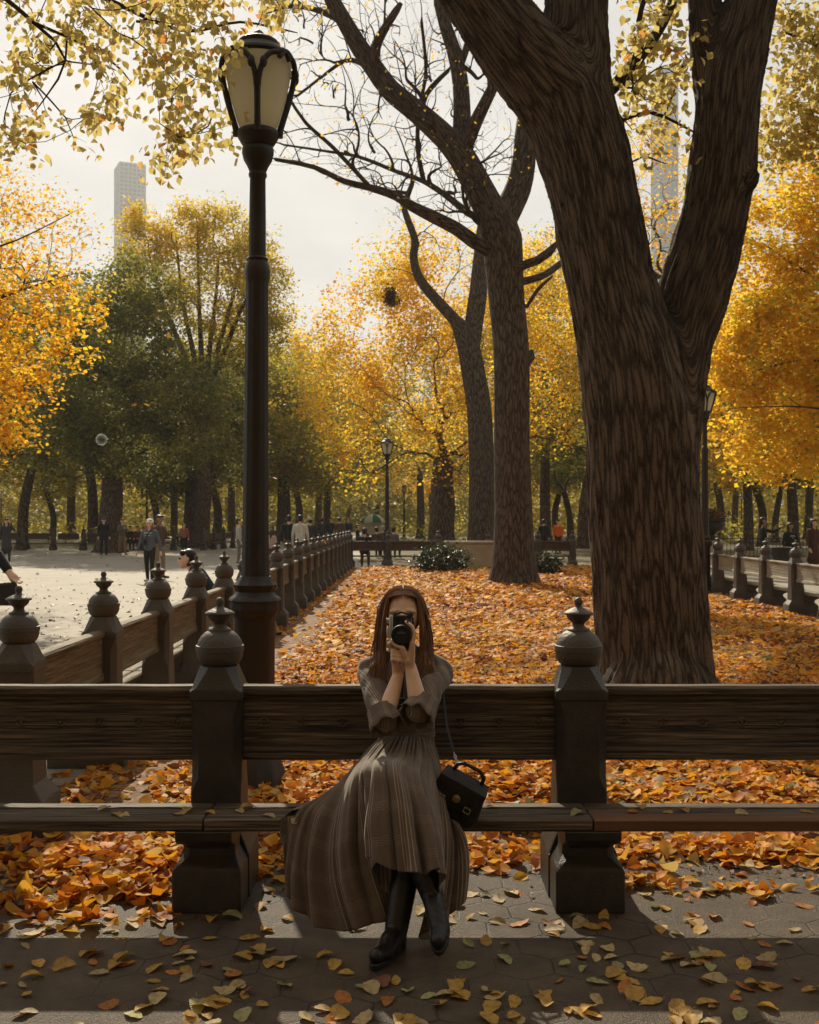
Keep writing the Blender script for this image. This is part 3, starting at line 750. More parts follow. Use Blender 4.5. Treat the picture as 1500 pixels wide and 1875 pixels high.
post0 = make_post(32)
postF = make_post(32)
bench0 = make_bench(M['wood_dark'])
PX0 = -0.825
FRONT_Y = 4.86
benchR = make_bench(M['wood_dark'], front=M['wood_red'])
def swap(root, a, b):
    for ch in root.children:
        for sl in ch.material_slots:
            if sl.material == a:
                sl.link = 'OBJECT'; sl.material = b
def put(src, first, x, y, rz, label, group):
    o = src if first else copy_tree(src)
    o.location = (x, y, 0); o.rotation_euler = (0, 0, rz)
    o['label'] = label; o['group'] = group
    return o
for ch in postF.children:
    if not ch.name.startswith('finial'): ch.data.materials[0] = M['concrete_shaded']
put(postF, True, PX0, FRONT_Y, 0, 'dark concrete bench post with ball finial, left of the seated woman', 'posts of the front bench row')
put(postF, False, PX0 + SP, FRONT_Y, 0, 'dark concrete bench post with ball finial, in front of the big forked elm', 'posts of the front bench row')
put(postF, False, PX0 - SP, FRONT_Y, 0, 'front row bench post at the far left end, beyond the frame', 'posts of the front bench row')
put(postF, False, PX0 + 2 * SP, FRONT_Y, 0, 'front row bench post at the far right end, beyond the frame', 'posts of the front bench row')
put(bench0, True, PX0 + SP / 2, FRONT_Y, 0, 'dark weathered wooden bench on which the woman in plaid sits', 'benches of the front row')
put(bench0, False, PX0 - SP / 2, FRONT_Y, 0, 'dark weathered empty bench with carved rings, left of the woman', 'benches of the front row')
put(benchR, True, PX0 + SP * 1.5, FRONT_Y, 0, 'dark empty bench with a reddish front plank, right of the woman', 'benches of the front row')

# the row on the left, its back to the bed
LX, LY0, LS, LN = -2.0, 5.72, 1.585, 21
ordn = ['nearest', 'second', 'third', 'fourth', 'fifth', 'sixth', 'seventh', 'eighth', 'ninth', 'tenth', 'eleventh', 'twelfth', 'thirteenth', 'fourteenth', 'fifteenth', 'sixteenth', 'seventeenth', 'eighteenth', 'nineteenth', 'twentieth', 'twenty-first', 'twenty-second']
for i in range(LN):
    y = LY0 + LS * i
    put(post0, i == 0, LX, y, R(-90), f'{ordn[i]} post with ball finial in the receding row along the plaza', 'posts of the bench row along the plaza')
benchL = make_bench(M['wood_olive'], detail=False)
for i in range(-1, LN - 1):
    y = LY0 + LS * (i + 0.5)
    if i == -1: continue
    put(benchL, i == 0, LX, y, R(-90), f'{ordn[i]} olive brown bench back in the receding row along the plaza', 'benches of the row along the plaza')
# the row on the right
for i in range(8):
    y = 17.0 + SP * i
    put(post0, False, 6.42, y, R(90), f'post with ball finial, {ordn[i]} in the right row beyond the elm', 'posts of the right bench row')
benchP = make_bench(M['wood_pale'], detail=False)
for i in range(7):
    put(benchP, i == 0, 6.42, 17.0 + SP * (i + 0.5), R(90), f'pale grey bench back, {ordn[i]} in the right hand row beyond the big elm', 'benches of the right bench row')
# the far row across the end of the bed
benchF = make_bench(M['wood_far'], detail=False)
FX = [-2.0 + 0.0]
far_posts = [-0.70, 0.95, 2.6, 4.25, 5.40]
for i, x in enumerate(far_posts):
    put(post0, False, x, 37.0, R(180), f'small far post, {ordn[i]} from the left across the far end of the bed', 'posts of the far bench row')
xs = [-1.95] + far_posts
for i in range(len(xs) - 1):
    o = put(benchF, i == 0, (xs[i] + xs[i + 1]) / 2, 37.0, R(180), f'brown far bench, {ordn[i]} from the left across the end of the leaf bed', 'benches of the far bench row')
    o.scale = ((xs[i + 1] - xs[i]) / SP, 1, 1)
# row beyond the plaza on the far left: first along the plaza edge, then receding
far_row = [(-21.6 + 1.56 * k, 58.0) for k in range(8)]
x, y = far_row[-1]
for k in range(16):
    x += 0.26; y += 1.54; far_row.append((x, y))
for i, (x, y) in enumerate(far_row):
    put(post0, False, x, y, 0, 'tiny dark post in the bench row beyond the plaza', 'posts of the row beyond the plaza')
for i in range(len(far_row) - 1):
    (x0, y0), (x1, y1) = far_row[i], far_row[i + 1]
    rz = math.atan2(y1 - y0, x1 - x0)
    put(benchF, False, (x0 + x1) / 2, (y0 + y1) / 2, rz, 'distant brown bench in the row beyond the plaza', 'benches of the row beyond the plaza')
# a few leaves on the front seats
lr2 = random.Random(5)
for (px, py, sh) in ((557, 1473, 'pale yellow'), (545, 1492, 'pale yellow'), (700, 1466, 'pale yellow'), (190, 1472, 'pale yellow'), (212, 1482, 'golden yellow'), (227, 1484, 'pale yellow'), (330, 1480, 'pale yellow'), (345, 1474, 'golden yellow'), (382, 1479, 'golden yellow'), (440, 1476, 'pale yellow'), (455, 1470, 'golden yellow'), (490, 1485, 'pale yellow'), (1158, 1477, 'orange'), (1172, 1469, 'golden yellow'), (1222, 1478, 'golden yellow'), (1255, 1475, 'golden yellow'), (1057, 1481, 'greenish yellow'), (900, 1468, 'pale yellow'), (1360, 1480, 'pale yellow'), (1478, 1476, 'golden yellow')):
    Y = FRONT_Y - 0.15 - (py - 1463) / 24.0 * 0.22
    p = W(px, py, Y)
    side = 'left bench seat' if px < 400 else ('seat beside the handbag' if 800 < px < 1000 else ('right bench seat' if px > 1000 else 'seat beside the skirt'))
    one_leaf((p[0], Y, 0.399), lr2.uniform(0.05, 0.085), sh, lr2, f'{sh} leaf lying on the {side}', 'leaves lying on the bench seats', tilt=0.06)
# leaves drifting down
for (px, py, Y, sh) in ((308, 614, 14, 'golden yellow'), (247, 741, 15, 'orange'), (268, 741, 16, 'golden yellow'), (29, 880, 14, 'golden yellow'), (254, 945, 18, 'orange'), (595, 992, 20, 'orange'), (503, 875, 18, 'orange')):
    o = one_leaf(tuple(W(px, py, Y)), 0.085, sh, lr2, f'{sh} leaf drifting through the air above the plaza', 'leaves falling through the air', name='falling_leaf', rot=(lr2.uniform(0.3, 1.2), lr2.uniform(-0.6, 0.6), lr2.uniform(0, 6.28)))

# ------------------------------------------------------------------ lamps
M['globe'] = pmat('frosted_lamp_glass', [(0.3, (0.62, 0.58, 0.45)), (0.7, (0.74, 0.71, 0.60))], scale=3.0, rough=0.35)
def _globe():
    m = M['globe']; n, l = m.node_tree.nodes, m.node_tree.links; b = n['Principled BSDF']; out = n['Material Output']
    tr = n.new('ShaderNodeBsdfTranslucent'); tr.inputs['Color'].default_value = (0.82, 0.78, 0.62, 1)
    mx = n.new('ShaderNodeMixShader'); mx.inputs['Fac'].default_value = 0.62
    l.new(b.outputs['BSDF'], mx.inputs[1]); l.new(tr.outputs['BSDF'], mx.inputs[2]); l.new(mx.outputs['Shader'], out.inputs['Surface'])
_globe()
def lz(y): return 1.6 - (y - 951) / 315.0
def make_lamp():
    root = thing('street_lamp', 'x', 'street lamp', group='park lamps')
    q = 1 / 315.0
    def prof(pts): return [(r * q, lz(y)) for r, y in pts]
    base = MB()
    fl = lambda a, z: 1.0
    base.lathe([(0.0, 0.0), (0.215, 0.0), (0.215, 0.05), (0.195, 0.065), (0.185, 0.10), (0.165, 0.16), (0.140, 0.22), (0.125, 0.26), (0.128, 0.29), (0.135, 0.31), (0.128, 0.33), (0.118, 0.35), (0.0, 0.352)], 32, flute=lambda a, z: 1 + (0.045 * math.cos(8 * a) if 0.06 < z < 0.25 else 0))
    base.build('base', M['iron'], root, ang=45)
    ped = MB()
    ped.lathe([(0.0, 0.34), (0.112, 0.34), (0.112, 1.02), (0.122, 1.04), (0.140, 1.065), (0.146, 1.09), (0.140, 1.115), (0.148, 1.13), (0.140, 1.145), (0.118, 1.16), (0.104, 1.18), (0.112, 1.20), (0.120, 1.22), (0.102, 1.24), (0.088, 1.27), (0.0, 1.271)], 32,
              flute=lambda a, z: 1 + (0.03 * math.cos(8 * a) if z < 1.03 else (0.05 * math.cos(12 * a) if z < 1.15 else (0.06 * math.cos(10 * a) if z < 1.25 else 0))))
    ped.build('pedestal', M['iron'], root, ang=45)
    pole = MB()
    fz = lambda a, z: 1 - 0.045 * (0.5 + 0.5 * math.cos(12 * a))
    z0, z1 = 1.26, lz(515)
    pole.lathe([(0.0, z0 - 0.005), (0.083, z0), (0.078, z0 + 0.25), (0.072, z0 + 0.9), (0.066, z1), (0.0, z1 + 0.001)], 48, flute=fz)
    pole.build('pole', M['iron'], root, ang=60)
    ring = MB()
    ring.lathe(prof([(0, 522), (20, 520), (22, 510), (23, 497), (21, 485), (18, 478), (20, 474), (17, 470), (0, 469)]), 24, flute=lambda a, z: 1 + 0.03 * math.cos(8 * a))
    ring.build('ring_collar', M['iron'], root, ang=45)
    up = MB()
    up.lathe(prof([(0, 472), (16, 471), (15.5, 400), (14.5, 326), (17, 322), (17, 318), (15, 314), (0, 313)]), 36, flute=lambda a, z: 1 - 0.03 * (0.5 + 0.5 * math.cos(12 * a)))
    up.build('upper_pole', M['iron'], root, ang=60)
    bulb = MB()
    bulb.lathe(prof([(0, 316), (15, 315), (19, 305), (26, 293), (29, 281), (29, 272), (26, 268), (30, 264), (37, 252), (39, 246), (38, 241), (34, 238), (0, 238)]), 28)
    bulb.build('capital', M['iron'], root, ang=45)
    globe = MB()
    globe.lathe(prof([(0, 240), (32, 240), (39, 220), (48, 190), (56, 155), (60, 130), (61, 115), (57, 104), (0, 103)]), 36)
    globe.build('glass_globe', M['globe'], root, ang=60)
    top = MB()
    top.lathe(prof([(0, 112), (62, 112), (66, 108), (64, 103), (54, 98), (46, 92), (40, 86), (35, 84), (36, 80), (36, 76), (30, 72), (14, 70), (11, 66), (12, 63), (8, 58), (6, 56), (3, 54), (0, 53)]), 32)
    top.build('cap', M['iron'], root, ang=40)
    # straps: four stems that fork into arms meeting in loops under the rim
    rg = lambda y: np.interp(y, [104, 115, 130, 155, 190, 220, 240], [62, 66, 66, 61, 53, 44, 38]) * q
    for k in range(4):
        a0 = k * math.pi / 2 - math.pi / 2
        s = MB()
        ys = np.linspace(250, 170, 7)
        s.tube([((rg(y) + 0.004) * math.cos(a0), (rg(y) + 0.004) * math.sin(a0), lz(y)) for y in ys], [0.020, 0.019, 0.018, 0.018, 0.018, 0.019, 0.019], 8)
        for sg in (-1, 1):
            pts = []
            for t in np.linspace(0, 1, 12):
                y = 178 - 62 * math.sin(t * math.pi / 2) ** 1.0
                an = a0 + sg * (0.03 + 0.52 * t ** 1.8)
                rr = rg(y) + 0.006
                pts.append((rr * math.cos(an), rr * math.sin(an), lz(y)))
            # curl down on the far side of the loop
            for t in np.linspace(0.15, 1, 7):
                an = a0 + sg * (0.55 + 0.42 * t)
                y = 116 - 10 * math.sin(t * math.pi) + 8 * t
                rr = 66 * q + 0.008
                pts.append((rr * math.cos(an), rr * math.sin(an), lz(y)))
            s.tube(pts, [0.016] * 11 + [0.015] * 8, 8)
            an = a0 + sg * 0.16; y = 138
            s.ball(((rg(y) + 0.012) * math.cos(an), (rg(y) + 0.012) * math.sin(an), lz(y)), 0.022, 8, 6, sc=(1, 1, 1.6))
        s.build('strap', M['iron'], root, ang=60)
    return root
lamp0 = make_lamp()
def put_lamp(first, x, y, label, h=1.0, rz=0.0):
    o = lamp0 if first else copy_tree(lamp0)
    o.location = (x, y, 0); o.scale = (h, h, h); o.rotation_euler = (0, 0, rz); o['label'] = label; o['group'] = 'park lamp posts'
    return o
o = put_lamp(True, -0.905, 6.5, 'tall near cast iron lamp post with frosted tulip globe, left of the woman')
o.rotation_euler = (0, R(0.35), R(6))
def lamp_at(px, top, label):
    Y = (lz(53) - 1.6) * F / (951 - top)
    put_lamp(False, (px - 750) * Y / F, Y, label)
lamp_at(709, 800, 'lamp post at the end of the leaf bed, beside the far brown bench')
lamp_at(1291, 701, 'lamp post half hidden by the right edge of the big elm trunk')
lamp_at(740, 886, 'small far lamp post in the avenue, right of the green umbrella')
lamp_at(747, 912, 'smaller far lamp post just right of another in the avenue')
lamp_at(731, 928, 'tiny far lamp post by the green and white umbrella')
lamp_at(414, 910, 'far lamp post left of the near lamp, before the grey trunks')
lamp_at(269, 870, 'far lamp post rising behind the woman in the white cap')
lamp_at(2, 903, 'far lamp post at the left edge behind the plaza')
lamp_at(1358, 905, 'far lamp post left of the man in the black jacket')
# ------------------------------------------------------------------ trees
GOLD = [(0.0, (0.60, 0.29, 0.015)), (0.3, (0.80, 0.47, 0.024)), (0.65, (0.86, 0.58, 0.035)), (0.9, (0.86, 0.66, 0.09)), (1.0, (0.48, 0.50, 0.07))]
ORANGE = [(0.0, (0.55, 0.22, 0.012)), (0.4, (0.84, 0.48, 0.022)), (0.75, (0.88, 0.61, 0.04)), (1.0, (0.50, 0.48, 0.06))]
DGREEN = [(0.0, (0.10, 0.11, 0.026)), (0.5, (0.21, 0.215, 0.045)), (0.85, (0.35, 0.32, 0.06)), (1.0, (0.46, 0.36, 0.05))]
YGREEN = [(0.0, (0.17, 0.16, 0.03)), (0.4, (0.36, 0.32, 0.045)), (0.75, (0.55, 0.44, 0.05)), (1.0, (0.72, 0.48, 0.04))]
VASE = [(0.0, (0.28, 0.27, 0.045)), (0.45, (0.54, 0.47, 0.065)), (0.8, (0.76, 0.58, 0.06)), (1.0, (0.84, 0.56, 0.05))]
PALE = [(0.0, (0.38, 0.30, 0.08)), (0.5, (0.56, 0.46, 0.15)), (0.88, (0.70, 0.54, 0.20)), (1.0, (0.60, 0.28, 0.07))]
for nm, rp, tr in (('gold', GOLD, 0.68), ('orange', ORANGE, 0.66), ('dgreen', DGREEN, 0.58), ('ygreen', YGREEN, 0.5), ('vase', VASE, 0.62), ('pale', PALE, 0.66)):
    M['leaf_' + nm] = leafmat(nm + '_foliage', rp, trans=tr)

def resample(pts, rad, step):
    pts = [np.asarray(p, float) for p in pts]
    # catmull-rom
    out, rr = [], []
    n = len(pts)
    for i in range(n - 1):
        p0 = pts[max(i - 1, 0)]; p1 = pts[i]; p2 = pts[i + 1]; p3 = pts[min(i + 2, n - 1)]
        k = max(1, int(np.linalg.norm(p2 - p1) / step))
        for t in np.arange(k) / k:
            out.append(0.5 * (2 * p1 + (p2 - p0) * t + (2 * p0 - 5 * p1 + 4 * p2 - p3) * t * t + (3 * p1 - p0 - 3 * p2 + p3) * t ** 3))
            rr.append(rad[i] * (1 - t) + rad[i + 1] * t)
    out.append(pts[-1]); rr.append(rad[-1])
    return out, rr

class Skel:
    def __init__(s): s.p = []; s.par = []; s.fix = []; s.pl = []; s.tip = []
    def add(s, p, par, r=None):
        s.p.append(np.asarray(p, float)); s.par.append(par); s.fix.append(r)
        s.pl.append(0 if par < 0 else s.pl[par] + np.linalg.norm(s.p[-1] - s.p[par])); s.tip.append(False)
        return len(s.p) - 1
    def near(s, q, lo=0, wt=0.0):
        P = np.array(s.p[lo:]); d = np.linalg.norm(P - q, axis=1)
        if wt: d = d + wt * np.array(s.pl[lo:])
        return lo + int(np.argmin(d))
    def limb(s, pts, rad, step=0.4, join=True):
        pts, rad = resample(pts, rad, step)
        par = -1 if not s.p else s.near(pts[0])
        for p, r in zip(pts, rad): par = s.add(p, par, r)
        return par
    def targets(s, T, rng, lo=0, wt=0.2, wander=0.12, sag=0.0, segs=4, lift=0.15, turn=0.5):
        """join each target point to the tree by a wandering twig"""
        c = s.p[lo]
        order = np.argsort(np.linalg.norm(T - c, axis=1) * (1 + 0.25 * rng.random(len(T))))
        P = np.zeros((len(s.p) + len(T) * segs + 5, 3)); PL = np.zeros(len(P)); m = len(s.p)
        P[:m] = s.p; PL[:m] = s.pl
        D = np.zeros_like(P)
        for i in range(m):
            if s.par[i] >= 0:
                dd = s.p[i] - s.p[s.par[i]]; D[i] = dd / (np.linalg.norm(dd) + 1e-9)
        ends = []
        for i in order:
            t = T[i]
            v = t - P[lo:m]; dn = np.linalg.norm(v, axis=1) + 1e-9
            d = dn * (1 + turn * (1 - (v * D[lo:m]).sum(1) / dn)) + wt * PL[lo:m]
            j = lo + int(np.argmin(d)); a = P[j]; L = np.linalg.norm(t - a); par = j
            w = rng.normal(0, wander * L, 3); cc = a + D[j] * 0.42 * L + w * 0.8
            for k in range(1, segs + 1):
                u = k / segs
                q = (1 - u) ** 2 * a + 2 * u * (1 - u) * cc + u * u * t + np.array([0, 0, (lift - sag * u) * 0.6 * L * math.sin(math.pi * u)])
                par = s.add(q, par); P[m] = q; dd = q - s.p[s.par[par]]; D[m] = dd / (np.linalg.norm(dd) + 1e-9); PL[m] = s.pl[par]; m += 1
            s.tip[par] = True; ends.append(par)
        return ends
    def radii(s, tip_r=0.008, ex=2.3, rmax=0.3):
        n = len(s.p); w = np.zeros(n)
        ch = [[] for _ in range(n)]
        for i in range(n - 1, 0, -1):
            if s.par[i] >= 0: ch[s.par[i]].append(i)
        for i in range(n - 1, -1, -1):
            if not ch[i]: w[i] = 1.0
            if s.par[i] >= 0: w[s.par[i]] += w[i]
        r = np.minimum(tip_r * w ** (1 / ex), rmax)
        for i in range(n):
            if s.fix[i] is not None: r[i] = s.fix[i]
            elif s.par[i] >= 0: r[i] = min(r[i], 0.92 * r[s.par[i]])
        return r, ch, w
    def mesh(s, name, tip_r=0.008, ex=2.3, flare=None, rmax=0.3, rough=0.05, mats=None):
        r, ch, w = s.radii(tip_r, ex, rmax)
        VV, FF, BB = [], [], []; off = 0
        starts = [(0, None)]
        while starts:
            i, pre = starts.pop()
            chain = [] if pre is None else [pre]
            rr = [] if pre is None else [r[i]]
            while True:
                chain.append(i); rr.append(r[i])
                if not ch[i]: break
                fixed = [c for c in ch[i] if s.fix[c] is not None]
                main = max(fixed or ch[i], key=lambda c: (r[c], w[c]))
                for c in ch[i]:
                    if c != main: starts.append((c, i))
                i = main
            if len(chain) < 2: continue
            rr = list(rr); rr[-1] *= 0.6
            big = max(rr); n = 16 if big > 0.25 else (10 if big > 0.1 else (7 if big > 0.04 else 4))
            pts = np.array([s.p[c] for c in chain]); u0 = None
            L = 0.0; secs = []
            for k in range(len(pts)):
                d = pts[min(k + 1, len(pts) - 1)] - pts[max(k - 1, 0)]
                u, v, d = frame(d)
                if u0 is not None:
                    u = u0 - d * np.dot(u0, d); u /= (np.linalg.norm(u) + 1e-9); v = np.cross(d, u)
                u0 = u
                if k: L += np.linalg.norm(pts[k] - pts[k - 1])
                a = np.arange(n) * 2 * np.pi / n
                R_ = rr[k] * np.ones(n)
                if big > 0.12:
                    R_ = R_ * (1 + rough * np.sin(3 * a + L * 0.7) + rough * 0.8 * np.sin(5 * a - L * 1.3 + 1))
                if flare and pre is None and chain[0] == 0:
                    R_ = R_ * (1 + flare * math.exp(-L / 0.35) * (1 + 0.5 * np.sin(4 * a + 1)))
                secs.append(pts[k] + (R_ * np.cos(a))[:, None] * u + (R_ * np.sin(a))[:, None] * v)
                q = max(0.16, big)
                BB.append(np.stack([q * np.cos(a), q * np.sin(a), np.full(n, L)], 1))
            S = np.array(secs); m = len(S)
            VV.append(S.reshape(-1, 3))
            idx = off + np.arange(m * n).reshape(m, n)
            f = np.stack([idx[:-1], np.roll(idx[:-1], -1, 1), np.roll(idx[1:], -1, 1), idx[1:]], -1).reshape(-1, 4)
            FF.append(f); off += m * n
        me = mesh_np(name, np.concatenate(VV), np.concatenate(FF), None, np.concatenate(BB), sm=True)
        return me

def crown_mesh(name, centers, per, sigma, size, rng, kind='lo', droop=0.3, hue=None, flat=0.75):
    n = len(centers) * per
    C = np.repeat(np.asarray(centers), per, 0)
    sg = np.repeat(sigma * (0.6 + 0.8 * rng.random(len(centers))), per)[:, None]
    P = C + np.clip(rng.normal(size=(n, 3)), -1.7, 1.7) * sg * np.array([1, 1, flat])
    a = rng.uniform(0, 2 * np.pi, n)
    d = np.stack([np.cos(a), np.sin(a), rng.normal(-droop, 0.45, n)], 1)
    up = rng.normal(size=(n, 3)) * 0.7 + np.array([0, 0, 1.0])
    Vv, FF, nf = leaf_cloud(P, d, up, size * (0.65 + 0.6 * rng.random(n)), kind, rng, curl=0.5, width=1.25)
    base = np.repeat(rng.normal(0, 0.16, len(centers)), per)
    t = np.clip(0.5 + base + rng.normal(0, 0.2, n) + (hue(P) if hue is not None else 0), 0, 1)
    return mesh_np(name, Vv, FF, np.repeat(t, nf))

def blob_targets(blobs, Y, n, rng, hollow=0.35, depth=1.0):
    """points in ellipsoids given by photo position and size at distance Y"""
    k = Y / F
    vol = np.array([b[2] * b[3] * (b[4] if len(b) > 4 else 1) for b in blobs], float); cnt = np.maximum(1, (n * vol / vol.sum()).astype(int))
    T = []
    for b, c in zip(blobs, cnt):
        q = rng.normal(size=(c, 3)); q /= np.linalg.norm(q, axis=1, keepdims=True)
        q *= (hollow + (1 - hollow) * rng.random((c, 1)) ** 0.45)
        cx, cz = (b[0] - 750) * k, H - (b[1] - HY) * k
        T.append(np.stack([cx + q[:, 0] * b[2] * k, Y + q[:, 1] * 0.5 * (b[2] + b[3]) * k * depth, cz + q[:, 2] * b[3] * k], 1))
    return np.concatenate(T)

def tree(name, label, base_px, Y, r0, fork_z, blobs, nt, per, sigma, size, mat, seed, bark='bark2', limbs=(), group=None, lean=0.0, tip_r=0.012, hue=None, wt=0.25, wander=0.12, kind='lo', cat='tree', lift=0.15, flat=0.75, flare=0.5, depth=1.0, ex=2.3, droop=0.3):
    rng = np.random.default_rng(seed)
    x = (base_px - 750) * Y / F
    root = thing(name, label, cat, (x, Y, 0), group=group)
    s = Skel()
    nseg = 5
    pts = [(0 + lean * t + 0.10 * r0 * rng.normal(), 0.10 * r0 * rng.normal(), fork_z * t) for t in np.linspace(0, 1, nseg)]
    pts[0] = (0, 0, -0.1)
    s.limb(pts, [r0 * (1 - 0.25 * t) for t in np.linspace(0, 1, nseg)], 0.3)
    lo = len(s.p) - 1
    for lp, lr_ in limbs: s.limb([np.asarray(q) - np.array([x, Y, 0]) for q in lp], lr_, 0.35)
    T = blob_targets(blobs, Y, nt, rng, depth=depth) - np.array([x, Y, 0])
    ends = s.targets(T, rng, lo, wt, wander, lift=lift)
    me = s.mesh(name + '_trunk', tip_r, ex, flare=flare, rmax=r0 * 0.6)
    link('trunk', me, root, [M[bark]])
    if per:
        cm = crown_mesh(name + '_crown', T, per, sigma, size, rng, kind, hue=hue, droop=droop, flat=flat)
        link('crown', cm, root, [M[mat]])
    return root

# ---- the big forked elm
def elm_px(pts, Y, dy=0.0):
    k = Y / F
    return [(W(px, py, Y + dy_), r * k) for px, py, r, dy_ in pts]
EY = 10.1
stem_a = [(1202, 1296, 118, 0), (1200, 1262, 109, 0), (1197, 1200, 104, 0), (1190, 1100, 103, 0), (1184, 1000, 102, 0), (1178, 900, 100, 0), (1173, 800, 99, 0), (1160, 700, 95, 0), (1148, 640, 90, 0), (1132, 580, 83, 0), (1118, 520, 79, 0), (1096, 400, 80, 0), (1074, 300, 81, 0), (1044, 210, 83, 0)]
stem_a1 = [(1044, 210, 83, 0), (1000, 150, 78, -0.05), (948, 90, 72, -0.1), (900, 25, 66, -0.15), (850, -50, 62, -0.2), (790, -150, 56, -0.3)]
stem_a2 = [(1044, 210, 83, 0), (1052, 130, 66, 0.1), (1054, 60, 60, 0.15), (1055, 0, 58, 0.2), (1058, -120, 54, 0.3)]
stem_b = [(1190, 900, 88, 0.05), (1207, 780, 76, 0.1), (1226, 700, 68, 0.12), (1248, 620, 58, 0.15), (1270, 535, 66, 0.18), (1290, 470, 64, 0.2), (1312, 380, 61, 0.2), (1324, 300, 60, 0.2), (1331, 200, 58, 0.2), (1340, 130, 58, 0.2)]
stem_b1 = [(1318, 190, 46, 0.25), (1300, 90, 36, 0.3), (1290, 10, 30, 0.35), (1284, -110, 26, 0.4)]
stem_b2 = [(1340, 130, 58, 0.2), (1362, 60, 50, 0.2), (1376, 0, 46, 0.2), (1400, -110, 42, 0.2)]
burl = [(1376, 335, 14, 0.0), (1383, 322, 10, 0.0)]
roots = [[(1160, 1250, 50, -0.3), (1120, 1305, 42, -0.45)], [(1250, 1250, 52, -0.25), (1296, 1308, 40, -0.35)], [(1215, 1250, 60, -0.4), (1225, 1310, 40, -0.6)], [(1130, 1262, 40, 0.2), (1085, 1292, 30, 0.3)], [(1280, 1262, 40, 0.2), (1330, 1292, 28, 0.35)]]
root = thing('elm_tree', 'massive forked elm with deeply furrowed brown bark, close behind the bench', 'tree', tuple(W(1202, 1280, EY) * np.array([1, 1, 0])))
org = np.array(root.location)
mb = MB(); axes = []
for st in [stem_a, stem_a1, stem_a2, stem_b, stem_b1, stem_b2, burl] + roots:
    q = elm_px(st, EY)
    P_, R_ = resample([a for a, b in q], [b for a, b in q], 0.22)
    L = 0
    for i in range(len(P_) - 1):
        mb.cap(P_[i] - org, R_[i], P_[i + 1] - org, R_[i + 1], 20)
        d = np.linalg.norm(P_[i + 1] - P_[i])
        if st not in roots: axes.append((P_[i] - org, P_[i + 1] - org, R_[i], R_[i + 1], (P_[0] - org)[2] + L, L + (P_[0] - org)[2] + d, P_[min(i + 3, len(P_) - 1)] - P_[max(i - 2, 0)]))
        L += d
me = remesh(mb, 0.022, 8)
V = verts_np(me); N = norms_np(me)
best = np.full(len(V), 1e9)
for a, b, ra_, rb_, l0, l1, tn in axes:
    ab = b - a; t = np.clip(((V - a) @ ab) / (ab @ ab), 0, 1); q = V - (a + t[:, None] * ab)
    dist = np.linalg.norm(q, axis=1) - (ra_ + (rb_ - ra_) * t)
    best = np.minimum(best, dist)
wsum = np.zeros(len(V)); qx = np.zeros(len(V)); qy = np.zeros(len(V)); ln = np.zeros(len(V))
for a, b, ra_, rb_, l0, l1, tn in axes:
    ab = b - a; t = np.clip(((V - a) @ ab) / (ab @ ab), 0, 1); q = V - (a + t[:, None] * ab)
    dist = np.linalg.norm(q, axis=1) - (ra_ + (rb_ - ra_) * t)
    w_ = np.exp(-np.clip((dist - best) / 0.03, 0, 40))
    tn = tn / np.linalg.norm(tn); e1 = np.cross(np.array([0, 1.0, 0]), tn); e1 /= np.linalg.norm(e1); e2 = np.cross(tn, e1)
    c1, c2 = q @ e1, q @ e2; qn = np.sqrt(c1 ** 2 + c2 ** 2) + 1e-6
    tt_ = ((V - a) @ ab) / (ab @ ab)
    wsum += w_; qx += w_ * c1 / qn; qy += w_ * c2 / qn; ln += w_ * (l0 + (l1 - l0) * np.clip(tt_, -0.6, 1.6))
ang = np.arctan2(qy, qx); ln = ln / wsum
bk = np.stack([0.5 * np.cos(ang), 0.5 * np.sin(ang), ln], 1)
# furrows
def ridge(a, l, f, fl, seed):
    w = vnoise(a * f * 0.35 + 7, l * 1.1, seed) * 1.6
    return vnoise((a * f + w) * 1.0, l * fl + w * 0.3, seed + 1)
rd = ridge(ang * 4.6, ln, 2.4, 2.2, 3) * 0.6 + ridge(ang * 9, ln, 2.4, 4.0, 8) * 0.4
V2 = V + N * ((rd - 0.5) * 0.06)[:, None]
me.vertices.foreach_set('co', V2.astype(np.float32).ravel())
at = me.attributes.new('bark', 'FLOAT_VECTOR', 'POINT'); at.data.foreach_set('vector', bk.astype(np.float32).ravel())
me.update(); smooth(me, None)
link('trunk', me, root, [M['bark']])
# its twigs and sparse yellow leaves near the top of the picture
rng = np.random.default_rng(50)
s = Skel()
bl = [[(1108, 175, 12), (1150, 130, 13), (1185, 85, 11), (1215, 40, 10), (1245, -30, 8)], [(1185, 85, 8), (1170, 40, 7), (1190, -30, 5)], [(1140, 220, 4), (1190, 205, 4), (1240, 225, 3), (1268, 240, 2)], [(1215, 215, 3), (1230, 180, 2), (1250, 120, 2)], [(1150, 300, 3), (1180, 285, 3), (1220, 300, 2)]]
s.add(W(1100, 200, EY + 0.3) - org, -1, 0.07)
for i, b in enumerate(bl): s.limb([W(px, py, EY + 0.3 + 0.15 * i) - org for px, py, r in b], [r * EY / F for px, py, r in b], 0.12)
T = np.array([W(px, py, EY + 0.3 + dy) - org for px, py, dy in zip(rng.normal(1205, 42, 120), rng.normal(95, 85, 120), rng.normal(0.2, 0.5, 120)) if 1120 < px < 1275 and py < 330])
s.targets(T, rng, 0, 0.05, 0.1)
link('branches', s.mesh('elm_branches', 0.004, 2.2), root, [M['twig']])
link('crown', crown_mesh('elm_crown', T, 7, 0.09, 0.085, rng, 'mid', droop=0.8), root, [M['leaf_pale']])

